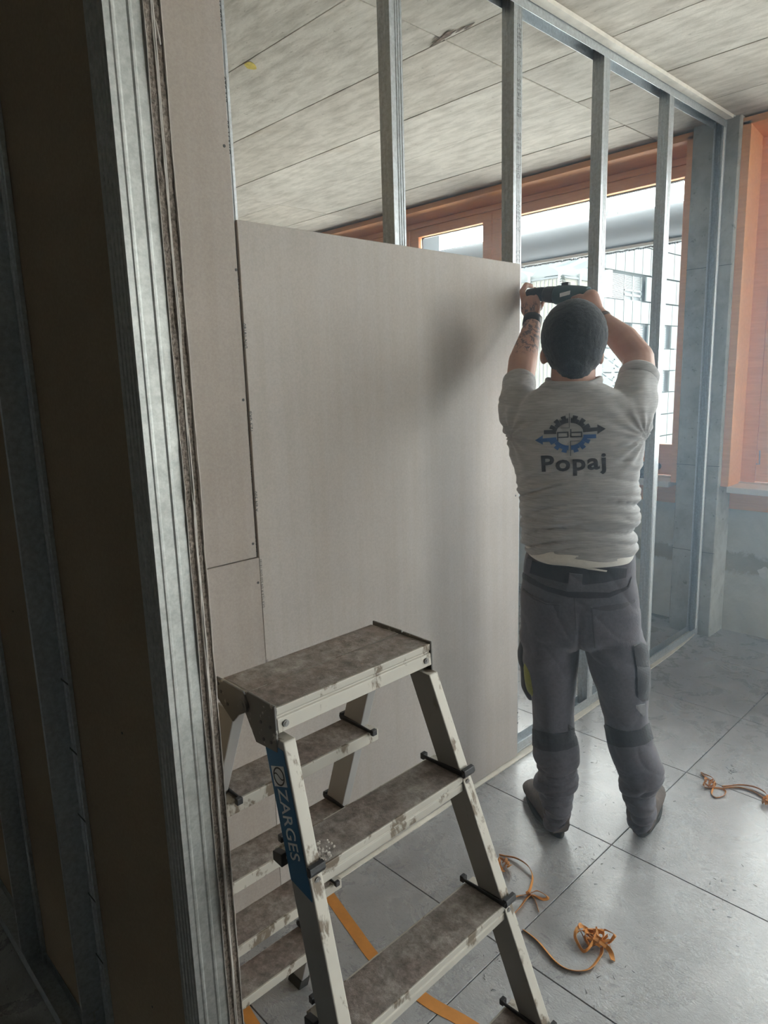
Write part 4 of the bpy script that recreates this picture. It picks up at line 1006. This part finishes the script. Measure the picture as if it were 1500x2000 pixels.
# boots
def boot(heel, toe_dir, name, ankle):
    heel = Vector(heel); t = Vector(toe_dir).normalized(); s = V(t.y, -t.x, 0)
    bm = B()
    prof = [(-.012, .036, .09), (.03, .044, .115), (.08, .045, .125), (.13, .047, .098), (.18, .049, .082), (.23, .049, .074), (.268, .040, .062), (.288, .024, .044)]
    rings = []
    for x, w, h in prof:
        c = heel+t*x; ring = []
        for k in range(20):
            a = 2*math.pi*k/20; yy = math.cos(a)*w; zz = max(-.5, math.sin(a)); z = .018+(h-.018)*(zz+.5)/1.5
            ring.append(bm.verts.new(c+s*yy*(1 if zz > -.3 else .92)+V(0, 0, z)))
        rings.append(ring)
    for a, b in zip(rings, rings[1:]):
        for k in range(20): bm.faces.new((a[k], a[(k+1) % 20], b[(k+1) % 20], b[k]))
    bm.faces.new(rings[0][::-1]); bm.faces.new(rings[-1])
    capsule(bm, heel+t*.035+V(0, 0, .07), ankle, .046, .050, 20)
    b = meshobj(name, remesh(bm, .005, 3), M['leather'], man)
    so = B(); out = []
    for k in range(36):
        a = 2*math.pi*k/36; x = .135+.155*math.cos(a); w = .047 if x > .1 else .042
        out.append((x, math.sin(a)*(w if abs(math.sin(a)) > 0 else w)))
    prism(so, out, heel+V(0, 0, .0005), t, s, (0, 0, .020)); obj('sole', so, M['rubber'], b, bevel=.003)
    for i in range(4):
        la = B(); p = heel+t*(.115+.022*i)+V(0, 0, .118-.011*i); capsule(la, p-s*.022, p+s*.022+t*.008, .0024, .0024, 6); capsule(la, p+s*.022, p-s*.022+t*.008, .0024, .0024, 6); obj('lace', la, M['undershirt'], b)
    return b
hL, hR = fl(1092, 1632), fl(1252, 1630)
boot(hL, (-.86, .60, 0), 'boot', pp(1088, 1585, 0)); boot(hR, (-.27, .96, 0), 'boot', pp(1252, 1588, 0))
# ------------------------------------------------------------------ cordless screwdriver
tool = thing('cordless_screwdriver', 'dark teal cordless screwdriver held square to the board edge in both hands', 'tool', tuple(ta(-1.45)))
bm = B(); tube(bm, [ta(-1.602), ta(-1.575)], .0032, 8); obj('screw_bit', bm, M['alu_plain'], tool)
bm = B(); tube(bm, [ta(-1.585), ta(-1.578), ta(-1.545), ta(-1.528), ta(-1.50)], [.008, .016, .022, .025, .026], 24); obj('nose', bm, M['black'], tool, smooth=True)
bm = B(); tube(bm, [ta(-1.50), ta(-1.494), ta(-1.462), ta(-1.455)], [.026, .029, .0305, .029], 24); obj('collar_ring', bm, M['black'], tool, smooth=True)
bm = B(); tube(bm, [ta(-1.456), ta(-1.45), ta(-1.41), ta(-1.36), ta(-1.325), ta(-1.315)], [.030, .034, .037, .037, .034, .024], 28)
capsule(bm, ta(-1.352, 0, -.03), ta(-1.338, 0, -.12), .021, .019, 18)
mh = remesh(bm, .003, 3); hs = meshobj('housing', mh, M['teal'], tool)
bm = B(); prism(bm, [(-1.415, .0), (-1.375, .005), (-1.375, .018), (-1.415, .013)], (0, TY-.039, TZ-.004-.21*.15), (1, 0, 0), (0, 0, 1), (0, .006, 0)); obj('housing_badge', bm, M['white_print'], tool)
bm = B(); bx(bm, -1.385, -1.295, TY-.030, TY+.030, TZ-.205, TZ-.160); obj('battery', bm, M['black'], tool, bevel=.005)
bm = B(); capsule(bm, ta(-1.376, 0, -.032), ta(-1.380, 0, -.048), .007, .006, 10); obj('trigger', bm, M['black'], tool, smooth=True)
bm = B(); bx(bm, -1.428, -1.400, TY-.010, TY+.010, TZ+.004, TZ+.018); obj('mode_switch', bm, M['black'], tool, bevel=.003)
# ------------------------------------------------------------------ outside
bm = B(); tube(bm, [(-7, 5.6, 2.765), (5, 5.6, 2.765)], .130, 40)
aw = tag(obj('roller_awning', bm, M['awning'], smooth=False), 'thick grey roller awning tube hanging outside across the windows', 'awning')
for p in aw.data.polygons: p.use_smooth = len(p.vertices) == 4
bm = B(); bx(bm, -7, 5, 5.555, 5.60, 2.606, 2.632); obj('drop_bar', bm, M['facade2'], aw, bevel=.004)
bm = B()
for k in range(600): 
    x = -6.9+k*.0196; ellipsoid(bm, (x, 5.58, 2.60+random.uniform(-.005, .002)), (.013, .008, .009), seg=5, rings=4)
o = obj('brush_fringe', bm, M['awning'], aw); o['kind'] = 'stuff'
for x in (-7.1, 5.0):
    pass
box('awning_bracket', M['awning'], aw, -5.32, -5.04, 5.50, 5.75, 2.5, 3.3)
bm = B(); bx(bm, -400, 200, 20, 700, -9.2, -9.0); struct('ground', bm, M['asphalt'])
# white office block, its facade runs away from us
XB = -22.0
yB = lambda px, py: hit(px, py, 0, XB).y
zB = lambda px, py: hit(px, py, 0, XB).z
blk = thing('office_building', 'white panelled office block with slatted blinds seen through the window', 'building', (XB, 45, -9))
ya0 = yB(1183, 560); z_top = 15.2
F_ = [4.69-3.06*2, 4.69-3.06, 4.69, 6.12, 7.75, 9.3]
bm = B(); prism(bm, [(XB-.45, ya0), (XB-.45, 75), (XB-14, 75), (XB-1.2, ya0+.3)], (0, 0, -9), (1, 0, 0), (0, 1, 0), (0, 0, 20.2)); obj('wall', bm, M['facade'], blk)
def pane_panel(y0, y1, z0, z1, mm='facade', x=XB, t=.10, nm='panel'):
    g = .035; return box(nm, M[mm], blk, x-t, x, y0+g, y1-g, z0+g, z1-g)
bands = [(-4.6, -1.6), (-1.4, 1.6), (1.75, 3.1), (4.69, 6.10), (7.78, 9.6), (9.7, 11.2)]
for (z0, z1) in ((-4.9, -3.0), (-3.0, -1.45), (-1.45, .1), (.1, 1.6), (1.6, 3.1), (3.1, 4.69), (4.69, 6.10), (7.78, 9.5), (9.5, 11.2)):
    y = ya0
    k = 0
    while y < 62:
        w = 1.18
        if z0 < 4.6 and (k % 5 in (2, 4)) and z0 in (3.1, .1): 
            wn = box('window', M['slat'], blk, XB-.30, XB-.26, y, y+w, z0, z1)
            for q in range(9): box('slat', M['facade2'], wn, XB-.26, XB-.20, y+.05, y+w*.62, z0+.1+q*.16, z0+.17+q*.16)
        else: pane_panel(y, y+w, z0, z1)
        y += w; k += 1
# the long window band with louvre and sash
yl0, yl1, yr0, yr1 = yB(1198, 545), yB(1227, 560), yB(1227, 560), yB(1262, 560)
box('column', M['facade2'], blk, XB-.5, XB+.02, ya0+.3, yl0-.15, 6.12, 7.75)
lou = box('louvre', M['slat'], blk, XB-.40, XB-.36, yl0, yl1, 6.15, 7.70)
for q in range(18): box('slat', M['facade2'], lou, XB-.36, XB-.30, yl0, yl1, 6.18+q*.085, 6.235+q*.085)
win = box('window', M['slat'], blk, XB-.40, XB-.36, yr0+.05, yr1, 6.15, 7.70)
for q in range(11): box('slat', M['facade2'], win, XB-.36, XB-.31, yr0+.08, yr1-.05, 6.85+q*.075, 6.885+q*.075)
for a, b, c_, d_ in ((yr0+.05, yr1, 6.72, 6.82), (yr0+.05, yr1, 6.42, 6.55), (yr0+.05, yr1, 6.12, 6.18), (yr0+.05, yr0+.14, 6.15, 7.7), (yr1-.1, yr1, 6.15, 7.7), ((yr0+yr1)/2-.05, (yr0+yr1)/2+.05, 6.15, 7.7)):
    box('glazing_bar', M['facade2'], win, XB-.36, XB-.29, a, b, c_, d_)
y = yr1+.05
while y < 60: pane_panel(y, y+2.3, 6.13, 7.74); y += 2.3
# outside stair with diagonal braces
xs_ = XB+1.2; sy0, sy1 = hit(1172, 715, 0, xs_).y, hit(1222, 715, 0, xs_).y; sz1, sz0 = hit(1180, 690, 0, xs_).z, hit(1180, 760, 0, xs_).z
stt = thing('outside_stair', 'white braced outside stair frame in front of the office block', 'stair', (xs_, sy0, -9))
zz = sz0-3
while zz <= sz1+.01: box('landing_rail', M['slat'], stt, xs_-.06, xs_+.06, sy0, sy1+.4, zz, zz+.10); zz += (sz1-sz0)/4
for yy in (sy0, (sy0+sy1)/2, sy1): box('post', M['facade2'], stt, xs_-.06, xs_+.06, yy-.06, yy+.06, -9, sz1)
for i in range(3):
    bm = B(); z_ = sz1-(sz1-sz0)*.5*i; tube(bm, [(xs_, sy0, z_), (xs_, sy1, z_-(sz1-sz0)*.55)], .06, 8); obj('brace', bm, M['slat'], stt)
# cream hall with barrel roofs further back
YH = 100.0; eL, eR = hit(990, 551, 1, YH), hit(1095, 540, 1, YH); xc = eR.x; ze = eR.z
hall = thing('industrial_hall', 'cream clad hall with a row of rounded barrel roofs behind the man\'s hands', 'building', (xc, YH, -9))
box('wall', M['cream'], hall, xc-40, xc, YH, YH+60, -9, ze)
px0 = [hit(p, 545, 1, YH).x for p in (1036, 1095)]; W_ = px0[1]-px0[0]
def barrel(a, b, vec_along, name='barrel_roof'):
    """arched gable between points a and b, extruded along vec"""
    a, b = Vector(a), Vector(b); L = (b-a).length; e = (b-a)/L; rise = W_*.28; pts = []
    for k in range(17): t = k/16; pts.append((t*L, rise*math.sin(math.pi*t)**.8))
    bm = B(); prism(bm, [(0, -.3)]+pts+[(L, -.3)], a, e, (0, 0, 1), vec_along); return obj(name, bm, M['facade'], hall)
for i in range(4): barrel((xc-W_*(i+1), YH, ze+.3), (xc-W_*i, YH, ze+.3), (0, 3, 0))
for i in range(8): barrel((xc, YH+W_*.95*i, ze+.3), (xc, YH+W_*.95*(i+1), ze+.3), (-3, 0, 0))
for i in range(5): box('post', M['facade2'], hall, xc-W_*i-.22, xc-W_*i+.22, YH-.4, YH-.02, -9, ze+.8)
for i in range(1, 9): box('post', M['facade2'], hall, xc+.02, xc+.4, YH+W_*.95*i-.22, YH+W_*.95*i+.22, -9, ze+.8)
for i in range(40): box('cladding_rib', M['facade2'], hall, xc-i*.75-.12, xc-i*.75, YH-.12, YH, -9, ze-.3)
box('eaves', M['slat'], hall, xc-40, xc+.3, YH-.25, YH, ze-.15, ze+.15); box('eaves', M['slat'], hall, xc, xc+.3, YH, YH+60, ze-.15, ze+.15)
# conifers
def conifer(px, pytop, Y, label):
    p = hit(px, pytop, 1, Y); t = thing('conifer', label, 'tree', (p.x, Y, -9), 'trees outside')
    bm = B(); tube(bm, [(p.x, Y, -9), (p.x, Y, p.z-.5)], [.25, .05], 8); obj('trunk', bm, M['leather'], t)
    bm = B(); rnd = random.Random(int(px)); hgt = 9
    for k in range(900):
        u = rnd.random(); r = (.12+u*2.0)*rnd.random()**.5; a = rnd.uniform(0, 6.28); c = V(p.x+math.cos(a)*r, Y+math.sin(a)*r, p.z-u*hgt)
        d = V(math.cos(a), math.sin(a), -.3)*.35; s_ = V(-math.sin(a), math.cos(a), 0)*.13
        f = [bm.verts.new(c-s_), bm.verts.new(c+s_), bm.verts.new(c+d+V(0, 0, .05))]; bm.faces.new(f)
    obj('foliage', bm, M['leaf'], t)
conifer(1099, 538, 75, 'pale green pointed conifer rising above the screwdriver'); conifer(1147, 558, 75, 'smaller conifer half hidden by the stud behind the man')
bm = B(); rows = []
for i in range(80):
    x = -520+i*8; h = 116+10*noise.noise(V(i*.09, 3, 0))+5*noise.noise(V(i*.4, 1, 0)); rows.append((bm.verts.new((x, 480, -9)), bm.verts.new((x, 560, h*.78)), bm.verts.new((x, 640, h))))
for a, b in zip(rows, rows[1:]):
    bm.faces.new((a[0], b[0], b[1], a[1])); bm.faces.new((a[1], b[1], b[2], a[2]))
struct('hills', bm, M['hill'])
# ------------------------------------------------------------------ bluish scattering volume added to veil and lift the tones near the windows
m = bpy.data.materials.new('veil_scatter'); m.use_nodes = True; ns = m.node_tree.nodes; ls = m.node_tree.links; ns.clear()
o_ = ns.new('ShaderNodeOutputMaterial'); vs_ = ns.new('ShaderNodeVolumeScatter'); vs_.inputs['Density'].default_value = .075; vs_.inputs['Anisotropy'].default_value = .55
vs_.inputs['Color'].default_value = (.60, .80, 1, 1); ls.new(vs_.outputs[0], o_.inputs['Volume'])
bm = B(); bx(bm, -5.9, 4.55, 1.0, 4.22, .012, H-.025)
hz = obj('added_veil_haze', bm, m); hz['kind'] = 'stuff'; tag(hz, 'added thin bluish veil haze in front of the bright windows', 'haze')
sc.cycles.volume_bounces = 0
